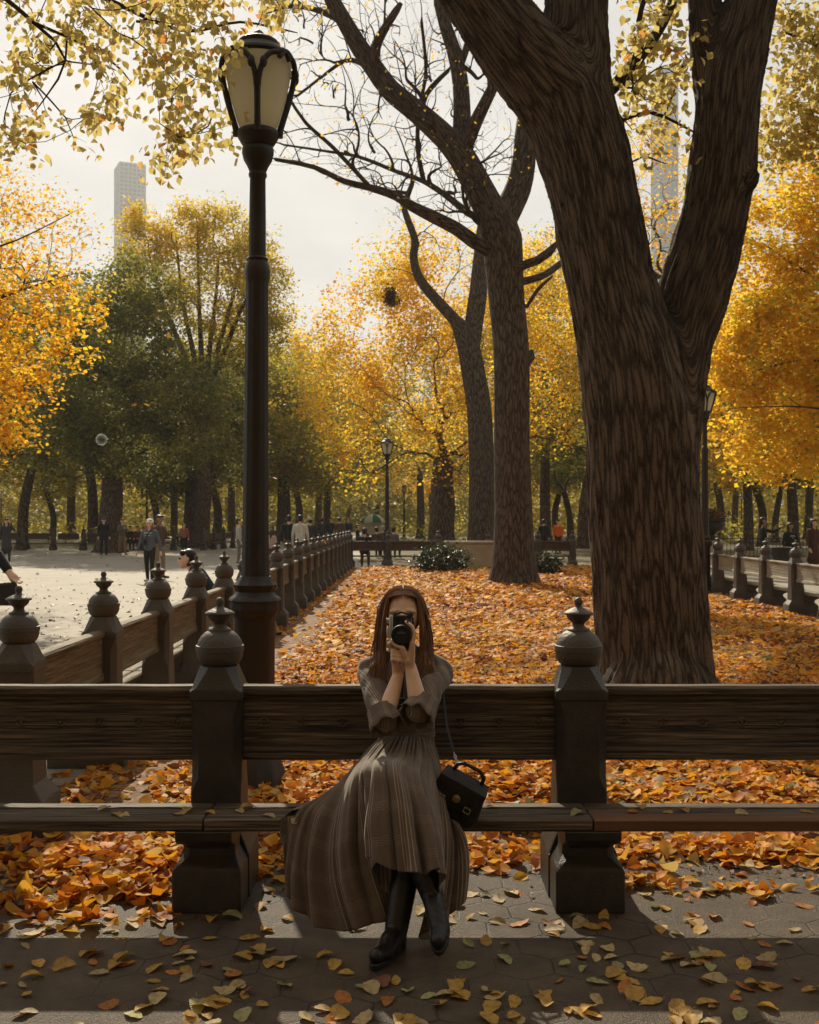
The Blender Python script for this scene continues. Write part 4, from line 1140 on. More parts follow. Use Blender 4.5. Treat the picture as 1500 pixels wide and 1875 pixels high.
# ---- the second elm, bare branches
def elm_from(name, label, Y, limbs, extra, seed, T, per, leafmat_, tip_r, base, leaf=0.1, bark='bark2', wt=0.02, group=None, flare=0.35):
    rng = np.random.default_rng(seed); k = Y / F
    root = thing(name, label, 'tree', tuple(W(base, 951, Y) * np.array([1, 1, 0])), group=group); org = np.array(root.location)
    s = Skel()
    for i, lb in enumerate(limbs):
        s.limb([W(q[0], q[1], Y + (q[3] if len(q) > 3 else 0)) - org for q in lb], [q[2] * k for q in lb], 0.22)
    ends = s.targets(T - org, rng, extra, wt, 0.09, lift=0.06, segs=6, turn=0.9)
    link('trunk', s.mesh(name + '_trunk', tip_r, 2.1, flare=flare, rough=0.03), root, [M[bark]])
    if per:
        pick = rng.random(len(T)) < 0.2
        link('crown', crown_mesh(name + '_crown', (T - org)[pick], per, 0.20, leaf, rng, 'lo', droop=0.9), root, [M[leafmat_]])
    return root
rng = np.random.default_rng(8)
Y2 = 26.4
limbs2 = [[(942, 1082, 40), (941, 1000, 37), (940, 900, 34), (937, 800, 33), (935, 650, 33), (928, 550, 33), (924, 480, 35), (920, 440, 37), (912, 410, 34), (893, 375, 28), (872, 335, 27), (848, 290, 25), (815, 250, 22), (765, 205, 20), (715, 165, 19), (685, 125, 18), (660, 90, 17), (632, 42, 15), (608, 0, 14), (585, -50, 12)],
          [(960, 668, 13), (972, 652, 9), (974, 640, 5)],
          [(915, 420, 24), (930, 385, 25, 0.2), (948, 345, 24, 0.4), (958, 300, 22, 0.5), (962, 245, 20, 0.6), (968, 200, 18, 0.8), (985, 120, 16, 1.0), (990, 40, 14, 1.2)],
          [(845, 285, 17), (846, 240, 18, 0.3), (846, 190, 16, 0.4), (842, 140, 15, 0.5), (832, 95, 14, 0.6), (815, 45, 12, 0.7), (800, -10, 10, 0.8)],
          [(850, 280, 13), (866, 235, 13, -0.3), (888, 190, 11, -0.5), (912, 140, 9, -0.6), (930, 90, 8, -0.7), (950, 20, 6, -0.8)],
          [(843, 120, 7, 0.5), (858, 75, 7, 0.6), (868, 30, 6, 0.8), (875, -20, 5, 1)],
          [(690, 125, 9), (688, 90, 9, -0.4), (703, 55, 8, -0.6), (735, 5, 6, -0.8)],
          [(636, 45, 7), (605, 28, 6, 0.3), (570, 15, 5, 0.5), (525, 12, 4, 0.8), (470, 30, 2, 1.2)],
          [(905, 462, 14), (866, 440, 13, -0.5), (836, 418, 12, -0.8), (791, 395, 11, -1.1), (754, 377, 9, -1.4), (724, 358, 8, -1.6), (675, 343, 6, -1.9), (630, 332, 5, -2.1), (575, 306, 4, -2.4), (505, 292, 3, -2.7)],
          [(890, 405, 8), (858, 390, 7, 0.4), (817, 358, 6, 0.7), (776, 332, 5, 1.0), (724, 313, 4, 1.3), (657, 287, 3.5, 1.6), (593, 276, 2.6, 1.9), (520, 265, 2, 2.3)],
          [(776, 332, 5, 1.0), (765, 270, 4.5, 1.1), (768, 200, 4, 1.2), (780, 130, 3.5, 1.2), (772, 40, 3, 1.2)],
          [(724, 358, 5, -1.6), (700, 300, 4.5, -1.7), (655, 240, 4, -1.9), (612, 180, 3.5, -2.2), (590, 110, 3, -2.4)],
          [(680, 345, 4, -1.9), (610, 270, 3.5, -2.2), (560, 225, 3, -2.6), (530, 180, 2.4, -2.9)],
          [(700, 150, 6, 0.2), (660, 115, 5, 0.6), (630, 112, 4, 0.9), (590, 140, 3, 1.3), (545, 175, 2.5, 1.7)],
          [(790, 228, 6, 0.3), (775, 190, 5, 0.6), (790, 160, 5, 0.8), (820, 130, 4, 1.0)],
          [(958, 486, 8, -0.4), (985, 476, 8, -0.7), (1005, 462, 8, -0.9), (1025, 440, 6, -1.2)],
          [(958, 515, 8, 0.4), (985, 508, 7, 0.7), (1010, 495, 7, 1.0), (1040, 470, 5, 1.3)],
          [(966, 560, 4, 0), (985, 530, 3.5, 0.2), (1012, 505, 3, 0.4)]]
n = 2600
tx, ty = rng.uniform(470, 985, n), rng.uniform(-40, 420, n)
keep = (ty < 300 + 0.28 * (tx - 470)) & ~((tx < 560) & (ty > 300)) & (ty > -30) & ((tx < 880) | (ty < 330)) & (rng.random(n) < np.where(tx > 800, 0.75, 1.0))
tx, ty = tx[keep], ty[keep]
T = np.array([W(a, b, Y2 + c) for a, b, c in zip(tx, ty, rng.normal(0, 1.7, len(tx)))])
elm_from('bare_elm', 'tall elm with bare spreading limbs, nearly leafless, beyond the leaf bed', Y2, limbs2, 30, 8, T, 2, 'leaf_gold', 0.0140, 942, 0.07)
# ---- the third elm behind it
Y3 = 46.0
limbs3 = [[(882, 1022, 27), (882, 950, 24), (882, 867, 23), (879, 790, 23), (876, 740, 22.5), (870, 697, 22), (862, 650, 21), (850, 610, 19), (832, 585, 11), (803, 553, 10), (775, 520, 9), (762, 495, 8), (757, 465, 7.5), (760, 440, 7), (744, 395, 6), (735, 365, 4)],
          [(862, 640, 17), (868, 590, 17, 0.3), (875, 540, 17, 0.5), (878, 500, 15, 0.6), (885, 430, 13, 0.7), (895, 340, 10, 0.8)]]
tx, ty = rng.uniform(690, 900, 60), rng.uniform(340, 520, 60)
T = np.array([W(a, b, Y3 + c) for a, b, c in zip(tx, ty, rng.normal(0, 1.5, 60))])
elm_from('crooked_elm', 'dark crooked elm just behind the bare elm and the granite plinth', Y3, limbs3, 20, 9, T, 4, 'leaf_gold', 0.011, 882, 0.12)

# ---- golden tree in the centre, and the rest
gold_blobs = [(820, 540, 130, 110), (700, 590, 120, 105), (625, 700, 85, 105), (760, 700, 130, 105), (900, 640, 110, 140), (720, 500, 80, 65), (985, 580, 90, 140), (655, 830, 55, 65), (860, 800, 120, 80), (1030, 700, 70, 140), (580, 640, 45, 50), (760, 450, 40, 35), (1000, 480, 60, 60), (590, 760, 40, 60)]
tree('golden_elm', 'broad golden yellow tree filling the centre behind the elm trunks', 812, 50, 0.62, 4.2, gold_blobs, 800, 48, 0.34, 0.155, 'leaf_gold', 21, flat=1.35, tip_r=0.015, wt=0.15, hue=lambda P: 0.12 * (vnoise(P[:, 0] * 0.4, P[:, 2] * 0.4, 4) - 0.5) + 0.14)
vase_blobs = [(265, 440, 55, 58), (250, 395, 25, 25), (335, 415, 55, 50), (345, 385, 20, 22), (410, 430, 55, 60), (400, 395, 30, 25), (460, 470, 50, 70), (500, 560, 35, 85), (400, 540, 110, 80), (280, 530, 70, 80), (490, 620, 40, 50), (435, 610, 60, 60)]
vl = []
for dx, top in ((-100, 430), (-50, 400), (-10, 395), (30, 420), (70, 450), (105, 520)):
    vl.append(([W(372 + dx * 0.10, 740, 62), W(372 + dx * 0.35, 650, 62 + dx * 0.01), W(372 + dx * 0.75, 550, 62 - dx * 0.015), W(372 + dx, top + 30, 62)], [0.20, 0.15, 0.10, 0.04]))
tree('vase_shaped_elm', 'tall upright vase shaped tree with green gold crown left of the near lamp', 372, 62, 0.45, 6.2, vase_blobs, 620, 56, 0.36, 0.16, 'leaf_vase', 22, limbs=vl, tip_r=0.011, wt=0.05, lift=0.25,
     hue=lambda P: 0.05 * (P[:, 2] - 15) * (P[:, 0] < 0) + 0.03 * (P[:, 2] - 13))
green_blobs = [(255, 540, 75, 70), (230, 630, 115, 90), (185, 730, 115, 90), (315, 720, 100, 80), (130, 800, 90, 80), (360, 790, 80, 70), (250, 820, 120, 60), (160, 600, 60, 70)]
tree('dark_green_tree', 'dense dark green tree standing behind the plaza at left', 202, 54, 0.62, 3.6, green_blobs, 600, 62, 0.38, 0.17, 'leaf_dgreen', 23, tip_r=0.012, wt=0.15)
tree('dark_green_tree', 'dark green tree with a thick leaning trunk, left of the near lamp', 352, 64, 0.50, 4.2, [(380, 760, 70, 80), (420, 830, 60, 60), (340, 850, 70, 50), (300, 870, 60, 45), (420, 700, 50, 60)], 260, 76, 0.5, 0.18, 'leaf_dgreen', 24, tip_r=0.012)
orange_blobs = [(40, 520, 95, 60), (110, 570, 75, 50), (40, 630, 100, 70), (15, 720, 75, 70), (60, 700, 50, 40), (10, 800, 60, 50), (-70, 640, 110, 150), (-60, 800, 80, 80), (130, 640, 40, 40), (170, 545, 30, 25), (-40, 500, 80, 60)]
tree('orange_tree', 'orange leaved tree reaching into the picture at the left edge', -260, 21, 0.40, 3.0, orange_blobs, 270, 24, 0.19, 0.10, 'leaf_orange', 25, tip_r=0.008, kind='lo', wt=0.1, limbs=[([W(-260, 700, 21), W(-120, 600, 21), W(0, 545, 21), W(140, 500, 21)], [0.10, 0.06, 0.03, 0.006]), ([W(-260, 640, 21), W(-100, 490, 21), W(30, 440, 21), W(150, 380, 21.5)], [0.07, 0.035, 0.016, 0.004])])
tree('thin_topped_tree', 'tree with sparse thin twigs and few orange leaves at the upper left edge', -40, 30, 0.35, 6.0, [(30, 420, 80, 70), (90, 400, 60, 50), (-40, 380, 100, 100), (130, 440, 50, 50), (20, 340, 60, 40), (60, 490, 90, 40)], 320, 7, 0.35, 0.11, 'leaf_orange', 26, tip_r=0.005, wt=0.03, lift=0.2)
right_blobs = [(1430, 420, 90, 80), (1390, 520, 70, 80), (1380, 640, 70, 90), (1450, 600, 100, 110), (1460, 740, 110, 90), (1350, 760, 50, 70), (1400, 820, 80, 55), (1490, 840, 70, 45), (1550, 600, 130, 220), (1470, 320, 60, 60), (1335, 640, 35, 70), (1560, 380, 110, 120)]
rl = [([W(1720, 760, 27), W(1600, 690, 27), W(1480, 660, 27), W(1380, 680, 26.5)], [0.12, 0.07, 0.035, 0.008]), ([W(1720, 640, 27), W(1600, 560, 27), W(1480, 500, 27), W(1390, 440, 26.5)], [0.12, 0.07, 0.035, 0.008]), ([W(1730, 820, 27), W(1600, 770, 26), W(1470, 745, 25.5), (W(1330, 748, 25.3))], [0.09, 0.045, 0.02, 0.005])]
tree('golden_beech', 'bright yellow tree filling the right side beside the big elm', 1740, 27, 0.5, 3.2, right_blobs, 760, 46, 0.24, 0.125, 'leaf_gold', 27, limbs=rl, tip_r=0.006, wt=0.06, kind='lo', hue=lambda P: 0.18 + 0.1 * (vnoise(P[:, 0], P[:, 2], 4) - 0.5))
tree('pale_leaved_tree', 'thinly leaved yellow green tree hanging over the upper right corner', 1760, 13, 0.25, 5.2, [(1450, 170, 60, 90), (1480, 60, 50, 60), (1430, 270, 40, 50), (1490, 260, 50, 60), (1440, 20, 40, 40), (1560, 150, 80, 150)], 210, 11, 0.16, 0.095, 'leaf_pale', 28, tip_r=0.0035, wt=0.05, limbs=[([W(1700, 200, 13), W(1560, 110, 13), W(1440, 60, 13)], [0.08, 0.04, 0.012])], kind='mid', droop=0.7)
tree('twiggy_tree', 'twiggy tree with scattered orange leaves seen through the fork of the big elm', 1185, 36, 0.35, 5.5, [(1200, 330, 75, 100), (1220, 430, 60, 70), (1190, 230, 60, 60), (1150, 430, 60, 80), (1230, 500, 50, 40)], 260, 9, 0.28, 0.11, 'leaf_orange', 29, tip_r=0.011, wt=0.05, wander=0.2)
tree('green_gold_tree', 'green gold tree between the near lamp and the golden centre tree', 520, 78, 0.5, 5.0, [(500, 700, 55, 60), (530, 780, 60, 70), (470, 780, 45, 70), (560, 860, 55, 45), (490, 860, 60, 45), (455, 700, 30, 60)], 300, 70, 0.6, 0.22, 'leaf_ygreen', 30, tip_r=0.013)

# overhanging spray at the upper left, from a tree beside the camera
rng = np.random.default_rng(61)
root = thing('overhanging_tree', 'pale yellow green leafy boughs hanging in from above at the upper left', 'tree', (-6.2, 3.0, 0)); org = np.array(root.location)
s = Skel()
s.limb([(0, 0, -0.1), (0.1, 0.2, 1.5), (0.3, 0.5, 3.2), (0.9, 1.4, 5.0)], [0.30, 0.26, 0.22, 0.14], 0.3)
OY = 6.6
boughs = [[(-300, -260, 7, -1.2), (-60, -60, 6, -0.6), (60, 40, 5, 0), (120, 110, 3, 0.2), (60, 210, 1.5, 0.2)], [(60, 40, 4, 0), (190, 100, 3, 0.2), (240, 150, 1.6, 0.3)], [(-60, -60, 6, -0.6), (150, -20, 5, 0), (330, 55, 3.5, 0.5), (440, 40, 2.5, 0.7), (545, 60, 1.5, 0.9)],
          [(150, -20, 4, 0), (280, 60, 3, 0.1), (345, 130, 2.5, 0.2), (380, 200, 2, 0.2), (395, 270, 1.2, 0.3)], [(330, 55, 3, 0.5), (420, 20, 3, 0.9), (520, 5, 2, 1.2)], [(345, 130, 2, 0.2), (290, 200, 1.5, 0.2), (270, 250, 1, 0.3)], [(60, 150, 2, 0.1), (120, 215, 1.5, 0.2), (140, 265, 1, 0.2)], [(120, 110, 2, 0), (20, 170, 1.5, 0), (10, 240, 1, 0.1)]]
for b in boughs: s.limb([W(px, py, OY + dy) - org for px, py, r, dy in b], [r * OY / F for px, py, r, dy in b], 0.1)
T = []
regs = [(0, 190, -20, 110, 34), (0, 90, 100, 180, 9), (10, 175, 205, 280, 14), (180, 330, -20, 130, 30), (130, 240, 110, 215, 11), (320, 560, -20, 60, 28), (280, 400, 90, 180, 18), (255, 420, 180, 300, 21), (-150, 0, -50, 250, 25), (400, 440, 60, 250, 6), (300, 340, 290, 315, 3)]
for x0, x1, y0, y1, c in regs:
    for _ in range(c): T.append(W(rng.uniform(x0, x1), rng.uniform(y0, y1), OY + rng.normal(0.1, 0.35)) - org)
T = np.array(T)
s.targets(T, rng, 12, 0.03, 0.10, lift=0.12)
link('trunk', s.mesh('overhanging_trunk', 0.0022, 2.3, flare=0.4), root, [M['twig']])
link('crown', crown_mesh('overhanging_crown', T, 11, 0.062, 0.054, rng, 'mid', droop=1.1), root, [M['leaf_pale']])

# ---- background wood: individual trees copied from a few kinds
kinds = []
def kind_tree(seed, h, cr, mat, fz, r0, n=240, per=60):
    rng = np.random.default_rng(seed)
    t = thing('background_tree', 'x', 'tree', (0, -50, 0)); s = Skel()
    s.limb([(0, 0, -0.1), (0.15 * rng.normal(), 0, fz * 0.5), (0.3 * rng.normal(), 0.2 * rng.normal(), fz)], [r0, r0 * 0.85, r0 * 0.72], 0.5)
    lo = len(s.p) - 1
    q = rng.normal(size=(n, 3)); q /= np.linalg.norm(q, axis=1, keepdims=True); q *= (0.35 + 0.65 * rng.random((n, 1)) ** 0.5)
    lob = 1 + 0.25 * np.sin(np.arctan2(q[:, 1], q[:, 0]) * 3 + seed)
    T = np.stack([q[:, 0] * cr * lob, q[:, 1] * cr * lob, fz * 0.85 + (h - fz * 0.85) * (0.5 + 0.5 * q[:, 2])], 1)
    s.targets(T, rng, lo, 0.2, 0.12)
    link('trunk', s.mesh('background_trunk', 0.014, 2.3, flare=0.4, rmax=r0 * 0.55), t, [M['bark2']])
    link('crown', crown_mesh('background_crown', T, per, 0.48, 0.22, rng), t, [M[mat]])
    return t
KT = {'green': [kind_tree(101, 14, 5.5, 'leaf_dgreen', 4.0, 0.30), kind_tree(102, 16, 6.0, 'leaf_dgreen', 5.0, 0.36)], 'ygreen': [kind_tree(103, 14, 5.5, 'leaf_ygreen', 4.2, 0.30), kind_tree(104, 17, 6.5, 'leaf_ygreen', 5.5, 0.37)], 'gold': [kind_tree(105, 14, 5.5, 'leaf_gold', 4.2, 0.31)]}
used = set()
br = random.Random(12)
bt = [(40, 60, 'green', 0), (95, 82, 'ygreen', 0), (130, 96, 'ygreen', 1), (-60, 66, 'green', 1), (290, 84, 'green', 0), (318, 92, 'ygreen', 1), (395, 72, 'ygreen', 0), (425, 100, 'ygreen', 1), (-20, 100, 'ygreen', 0), (545, 96, 'ygreen', 0), (582, 104, 'ygreen', 1), (600, 84, 'ygreen', 0), (638, 125, 'ygreen', 0),
      (770, 92, 'ygreen', 1), (790, 120, 'gold', 0), (690, 150, 'ygreen', 1), (668, 170, 'green', 0), (1000, 72, 'ygreen', 1), (1045, 84, 'green', 0), (1020, 100, 'ygreen', 0), (1070, 62, 'green', 1), (1150, 90, 'ygreen', 0), (960, 110, 'gold', 0),
      (1370, 58, 'gold', 0), (1393, 66, 'ygreen', 0), (1420, 78, 'green', 0), (1452, 62, 'green', 1), (1480, 88, 'ygreen', 1), (1530, 70, 'green', 0), (1320, 86, 'gold', 0), (1345, 105, 'ygreen', 1), (1265, 95, 'ygreen', 0), (1590, 95, 'gold', 0), (215, 118, 'ygreen', 1), (170, 76, 'green', 1), (460, 125, 'ygreen', 0), (-130, 85, 'ygreen', 1), (880, 98, 'ygreen', 0)]
desc = {'green': 'dark green', 'ygreen': 'yellow green', 'gold': 'golden yellow'}
for px, Y, kd, k in bt:
    src = KT[kd][k]
    o = src if (kd, k) not in used else copy_tree(src)
    used.add((kd, k))
    o.location = ((px - 750) * Y / F, Y, 0); o.rotation_euler = (0, 0, br.uniform(0, 6.28)); sc = br.uniform(0.85, 1.15); o.scale = (sc, sc, sc * br.uniform(0.9, 1.1))
    where = 'left of the near lamp' if px < 440 else ('around the avenue' if px < 800 else ('behind the elm trunks' if px < 1200 else 'at the right edge'))
    o['label'] = f'{desc[kd]} tree in the background wood {where}'; o['group'] = f'{desc[kd]} background trees {where}'
# trees on the near side, behind the camera: they shade the sky there
for i, (x, y) in enumerate(((-9, -7), (-3, -10), (3.5, -8), (10, -9), (-14, -12), (15, -14), (0, -17), (7, -18), (-8, -19))):
    o = copy_tree(KT['ygreen'][i % 2] if i % 3 else KT['gold'][0])
    o.location = (x, y, 0); o.rotation_euler = (0, 0, i * 1.3); o.scale = (1.05, 1.05, 1.0)
    o['label'] = 'autumn tree on the near side of the walk, behind the viewer'; o['group'] = 'trees on the near side of the walk'
# far-off wood closing the view
rng = np.random.default_rng(71)
n = 120000
Yw = rng.uniform(140, 215, n); Xw = rng.uniform(-0.52, 0.52, n) * Yw * 1.15
top = 9 + 9 * vnoise(Xw * 0.09 + 3, Yw * 0.03, 5) + 4 * vnoise(Xw * 0.4, Yw * 0.1, 6)
lowpt = ((Xw / Yw) * F + 750)
top *= np.where((lowpt > 520) & (lowpt < 660), 0.75, 1.0)
Zw = top * rng.random(n) ** 1.05
P = np.stack([Xw, Yw, Zw], 1); a = rng.uniform(0, 6.28, n)
Vv, FF, nf = leaf_cloud(P, np.stack([np.cos(a), np.sin(a), rng.normal(0, 0.5, n)], 1), rng.normal(size=(n, 3)) * 0.8 + np.array([0, 0, 0.8]), 0.50 + 0.45 * rng.random(n), 'lo', rng, 0.5, width=1.4)
tt = np.clip(0.15 + 0.75 * vnoise(Xw * 0.11, Yw * 0.08 + Zw * 0.12, 17) + rng.normal(0, 0.14, n), 0, 1)
o = link('far_woods', mesh_np('far_woods', Vv, FF, np.repeat(tt, nf)), None, [M['leaf_ygreen']])
tag(o, 'far-off yellow green woods closing the view', kind='stuff')
# low sunlit undergrowth between trunks
n = 16000
Yw = rng.uniform(66, 135, n); Xw = rng.uniform(-0.42, 0.42, n) * Yw
keep = (vnoise(Xw * 0.16, Yw * 0.12, 44) > 0.5) & ~((Xw > -15) & (Xw < -1.5))
Xw, Yw = Xw[keep], Yw[keep]; n = len(Xw)
Zw = rng.random(n) * (0.5 + 1.8 * vnoise(Xw * 0.3, Yw * 0.3, 45)); P = np.stack([Xw, Yw, Zw], 1); a = rng.uniform(0, 6.28, n)
Vv, FF, nf = leaf_cloud(P, np.stack([np.cos(a), np.sin(a), rng.normal(0, 0.5, n)], 1), rng.normal(size=(n, 3)) * 0.8 + np.array([0, 0, 0.8]), 0.22 + 0.2 * rng.random(n), 'lo', rng, 0.5, width=1.3)
o = link('undergrowth', mesh_np('undergrowth', Vv, FF, np.repeat(np.clip(rng.beta(2, 2, n), 0, 1), nf)), None, [M['leaf_ygreen']])
tag(o, 'low sunlit undergrowth between the background trunks', kind='stuff')
# dark shrubs by the plinth
def shrub(name, label, px, Y, rx, rz, n, seed, mat, sg=0.13, ls=0.10):
    rng = np.random.default_rng(seed); x = (px - 750) * Y / F
    t = thing(name, label, 'shrub', (x, Y, 0)); s = Skel(); s.add((0, 0, -0.05), -1, 0.03)
    q = rng.normal(size=(n, 3)); q /= np.linalg.norm(q, axis=1, keepdims=True); q *= 0.45 + 0.55 * rng.random((n, 1)) ** 0.5
    T = np.stack([q[:, 0] * rx, q[:, 1] * rx * 0.7, rz * 0.48 + q[:, 2] * rz * 0.5], 1); T[:, 2] = np.maximum(T[:, 2], 0.08)
    s.targets(T, rng, 0, 0.05, 0.15)
    link('stems', s.mesh('shrub_stems', 0.006), t, [M['twig']])
    link('leaves', crown_mesh('shrub_leaves', T, 16, sg, ls, rng, droop=0.0), t, [M[mat]])
M['leaf_shrub'] = leafmat('shrub_foliage', [(0, (0.02, 0.028, 0.010)), (0.6, (0.05, 0.065, 0.025)), (1, (0.14, 0.15, 0.07))], trans=0.3, rough=0.4)
M['leaf_weed'] = leafmat('weed_foliage', [(0, (0.05, 0.07, 0.02)), (0.6, (0.11, 0.14, 0.045)), (1, (0.2, 0.22, 0.09))], trans=0.4)
shrub('evergreen_shrub', 'dark evergreen shrub growing left of the granite plinth', 808, 32.5, 0.78, 0.88, 130, 1, 'leaf_shrub')
shrub('evergreen_shrub', 'dark evergreen shrub growing right of the bare elm trunk', 1000, 31.0, 0.42, 0.62, 60, 2, 'leaf_shrub')
shrub('low_weed', 'small green weed among the fallen leaves behind the right bench', 1462, 7.0, 0.10, 0.12, 10, 3, 'leaf_weed', 0.03, 0.055)
shrub('low_weed', 'green weed tuft by the bed edge right of the skirt', 945, 5.7, 0.16, 0.08, 22, 4, 'leaf_weed', 0.035, 0.04)
# ------------------------------------------------------------------ cloth, skin, leather
def plain(name, c, rough=0.8, var=0.25, scale=20, metallic=0.0, bump=0.0, bscale=200, spec=0.4):
    return pmat(name, [(0.3, tuple(q * (1 - var) for q in c)), (0.7, tuple(min(1, q * (1 + var)) for q in c))], scale=scale, rough=rough, metallic=metallic, bump=bump, bscale=bscale, spec=spec)
M['skin'] = plain('skin', (0.78, 0.50, 0.35), 0.5, 0.06, 30)
M['skin2'] = plain('tan_skin', (0.34, 0.18, 0.11), 0.5, 0.06, 30)
M['hair'] = pmat('auburn_hair', [(0.3, (0.10, 0.042, 0.015)), (0.7, (0.33, 0.155, 0.060))], scale=230, stretch=(1, 1, 0.05), rough=0.48, spec=0.5)
M['leather'] = plain('black_leather', (0.013, 0.011, 0.010), 0.33, 0.3, 30, bump=0.25, bscale=60)
M['bagleather'] = plain('bag_leather', (0.016, 0.012, 0.010), 0.4, 0.3, 60, bump=0.4, bscale=220)
M['silver'] = plain('satin_metal', (0.55, 0.53, 0.48), 0.35, 0.08, 60, metallic=0.8)
M['black'] = plain('black_plastic', (0.014, 0.013, 0.012), 0.45, 0.2, 60)
M['lensglass'] = plain('lens_glass', (0.006, 0.006, 0.008), 0.06, 0.2, 8, spec=0.8)
M['print'] = plain('white_print', (0.6, 0.58, 0.55), 0.8, 0.05)
M['gold'] = plain('brass', (0.55, 0.38, 0.14), 0.35, 0.1, 60, metallic=0.9)
M['nail'] = plain('dark_nail_varnish', (0.05, 0.012, 0.012), 0.25)
M['lip'] = plain('lips', (0.36, 0.13, 0.10), 0.45)
M['eye'] = plain('eye', (0.03, 0.02, 0.015), 0.15)

def plaidmat():
    m, n, l, b, out = nodes('brown_plaid_cloth')
    uv = n.new('ShaderNodeUVMap'); sp = n.new('ShaderNodeSeparateXYZ'); l.new(uv.outputs['UV'], sp.inputs[0])
    def lines(sock, lo, hi, cyc):
        f = n.new('ShaderNodeMath'); f.operation = 'FRACT'; l.new(sock, f.inputs[0])
        a = n.new('ShaderNodeMath'); a.operation = 'GREATER_THAN'; a.inputs[1].default_value = lo; l.new(f.outputs[0], a.inputs[0])
        c = n.new('ShaderNodeMath'); c.operation = 'LESS_THAN'; c.inputs[1].default_value = hi; l.new(f.outputs[0], c.inputs[0])
        w = n.new('ShaderNodeMath'); w.operation = 'MULTIPLY'; w.inputs[1].default_value = 6.2832 * cyc; l.new(f.outputs[0], w.inputs[0])
        s = n.new('ShaderNodeMath'); s.operation = 'COSINE'; l.new(w.outputs[0], s.inputs[0])
        g = n.new('ShaderNodeMapRange'); g.inputs['From Min'].default_value = 0.55; g.inputs['From Max'].default_value = 0.95; l.new(s.outputs[0], g.inputs['Value'])
        p = n.new('ShaderNodeMath'); p.operation = 'MULTIPLY'; l.new(a.outputs[0], p.inputs[0]); l.new(c.outputs[0], p.inputs[1])
        q = n.new('ShaderNodeMath'); q.operation = 'MULTIPLY'; l.new(p.outputs[0], q.inputs[0]); l.new(g.outputs['Result'], q.inputs[1])
        return q.outputs[0]
    lu = lines(sp.outputs['X'], 0.23, 0.52, 14)
    lv = lines(sp.outputs['Y'], 0.23, 0.52, 14)
    hv = n.new('ShaderNodeMath'); hv.operation = 'MULTIPLY'; hv.inputs[1].default_value = 0.22; l.new(lv, hv.inputs[0])
    hu = n.new('ShaderNodeMath'); hu.operation = 'MULTIPLY'; hu.inputs[1].default_value = 0.56; l.new(lu, hu.inputs[0])
    ad = n.new('ShaderNodeMath'); ad.operation = 'MAXIMUM'; l.new(hu.outputs[0], ad.inputs[0]); l.new(hv.outputs[0], ad.inputs[1])
    tc = n.new('ShaderNodeTexCoord'); no = n.new('ShaderNodeTexNoise'); no.inputs['Scale'].default_value = 260; no.inputs['Detail'].default_value = 3; l.new(tc.outputs['Object'], no.inputs['Vector'])
    ra = ramp(n, [(0.3, (0.090, 0.058, 0.036)), (0.7, (0.145, 0.098, 0.064))]); l.new(no.outputs['Fac'], ra.inputs['Fac'])
    mx = n.new('ShaderNodeMix'); mx.data_type = 'RGBA'; l.new(ad.outputs[0], mx.inputs[0]); l.new(ra.outputs['Color'], mx.inputs[6]); mx.inputs[7].default_value = (0.50, 0.41, 0.31, 1)
    l.new(mx.outputs[2], b.inputs['Base Color']); b.inputs['Roughness'].default_value = 0.85; b.inputs['Sheen Weight'].default_value = 0.25
    wv = n.new('ShaderNodeTexNoise'); wv.inputs['Scale'].default_value = 26; wv.inputs['Detail'].default_value = 3; l.new(tc.outputs['Object'], wv.inputs['Vector'])
    bp = n.new('ShaderNodeBump'); bp.inputs['Strength'].default_value = 0.25; bp.inputs['Distance'].default_value = 0.01; l.new(wv.outputs['Fac'], bp.inputs['Height']); l.new(bp.outputs['Normal'], b.inputs['Normal'])
    return m
M['plaid'] = plaidmat()

def set_uv(me, uvs):
    """uvs: per vertex (n,2)"""
    lay = me.uv_layers.new(name='UVMap')
    li = np.empty(len(me.loops), dtype=np.int32); me.loops.foreach_get('vertex_index', li)
    lay.data.foreach_set('uv', np.asarray(uvs, dtype=np.float32)[li].ravel())

# ------------------------------------------------------------------ the woman on the bench
wo = thing('person', 'woman in brown plaid dress and black boots sitting cross legged, photographing with a camera', 'person', (0.0, 4.6, 0.0))
WO = np.array([0.0, 4.6, 0.0])
def Q(px, py, Y): return W(px, py, Y) - WO
HC = Q(738, 1123, 4.665)                       # head centre
shR, shL = Q(674, 1225, 4.68), Q(809, 1226, 4.68)
elR, elL = Q(704, 1316, 4.42), Q(768, 1299, 4.42)
wrR, wrL = Q(729, 1237, 4.50), Q(752, 1221, 4.47)
hipR, hipL = np.array([-0.085, 0.05, 0.505]), np.array([0.05, 0.05, 0.505])
knR, knL = Q(714, 1428, 4.26), Q(765, 1462, 4.33)
anR, anL = Q(792, 1640, 4.10), Q(724, 1712, 4.13)
LC = Q(735, 1158, 4.45)                        # lens axis
mb = MB()
mb.ball(HC, 1.0, 20, 14, sc=(0.073, 0.093, 0.102))
mb.cap(HC + (0, -0.035, -0.055), 0.052, HC + (0, -0.055, -0.085), 0.030, 14)           # jaw and chin
mb.cap(HC + (0, -0.088, 0.012), 0.010, HC + (0, -0.104, -0.018), 0.013, 8)             # nose
for s_ in (-1, 1):
    mb.cap(HC + (s_ * 0.073, 0.01, 0.01), 0.014, HC + (s_ * 0.072, 0.005, -0.025), 0.010, 8)   # ears
    mb.cap(HC + (s_ * 0.020, -0.083, 0.018), 0.010, HC + (s_ * 0.045, -0.072, 0.014), 0.010, 8)  # brow
mb.cap(HC + (0, 0.02, -0.06), 0.047, HC + (0.004, 0.035, -0.19), 0.055, 14)            # neck
ck = np.array([0.0, 0.09, 0.98])
mb.cap(shR + (0.03, 0, -0.030), 0.034, shL + (-0.03, 0, -0.030), 0.034, 14)
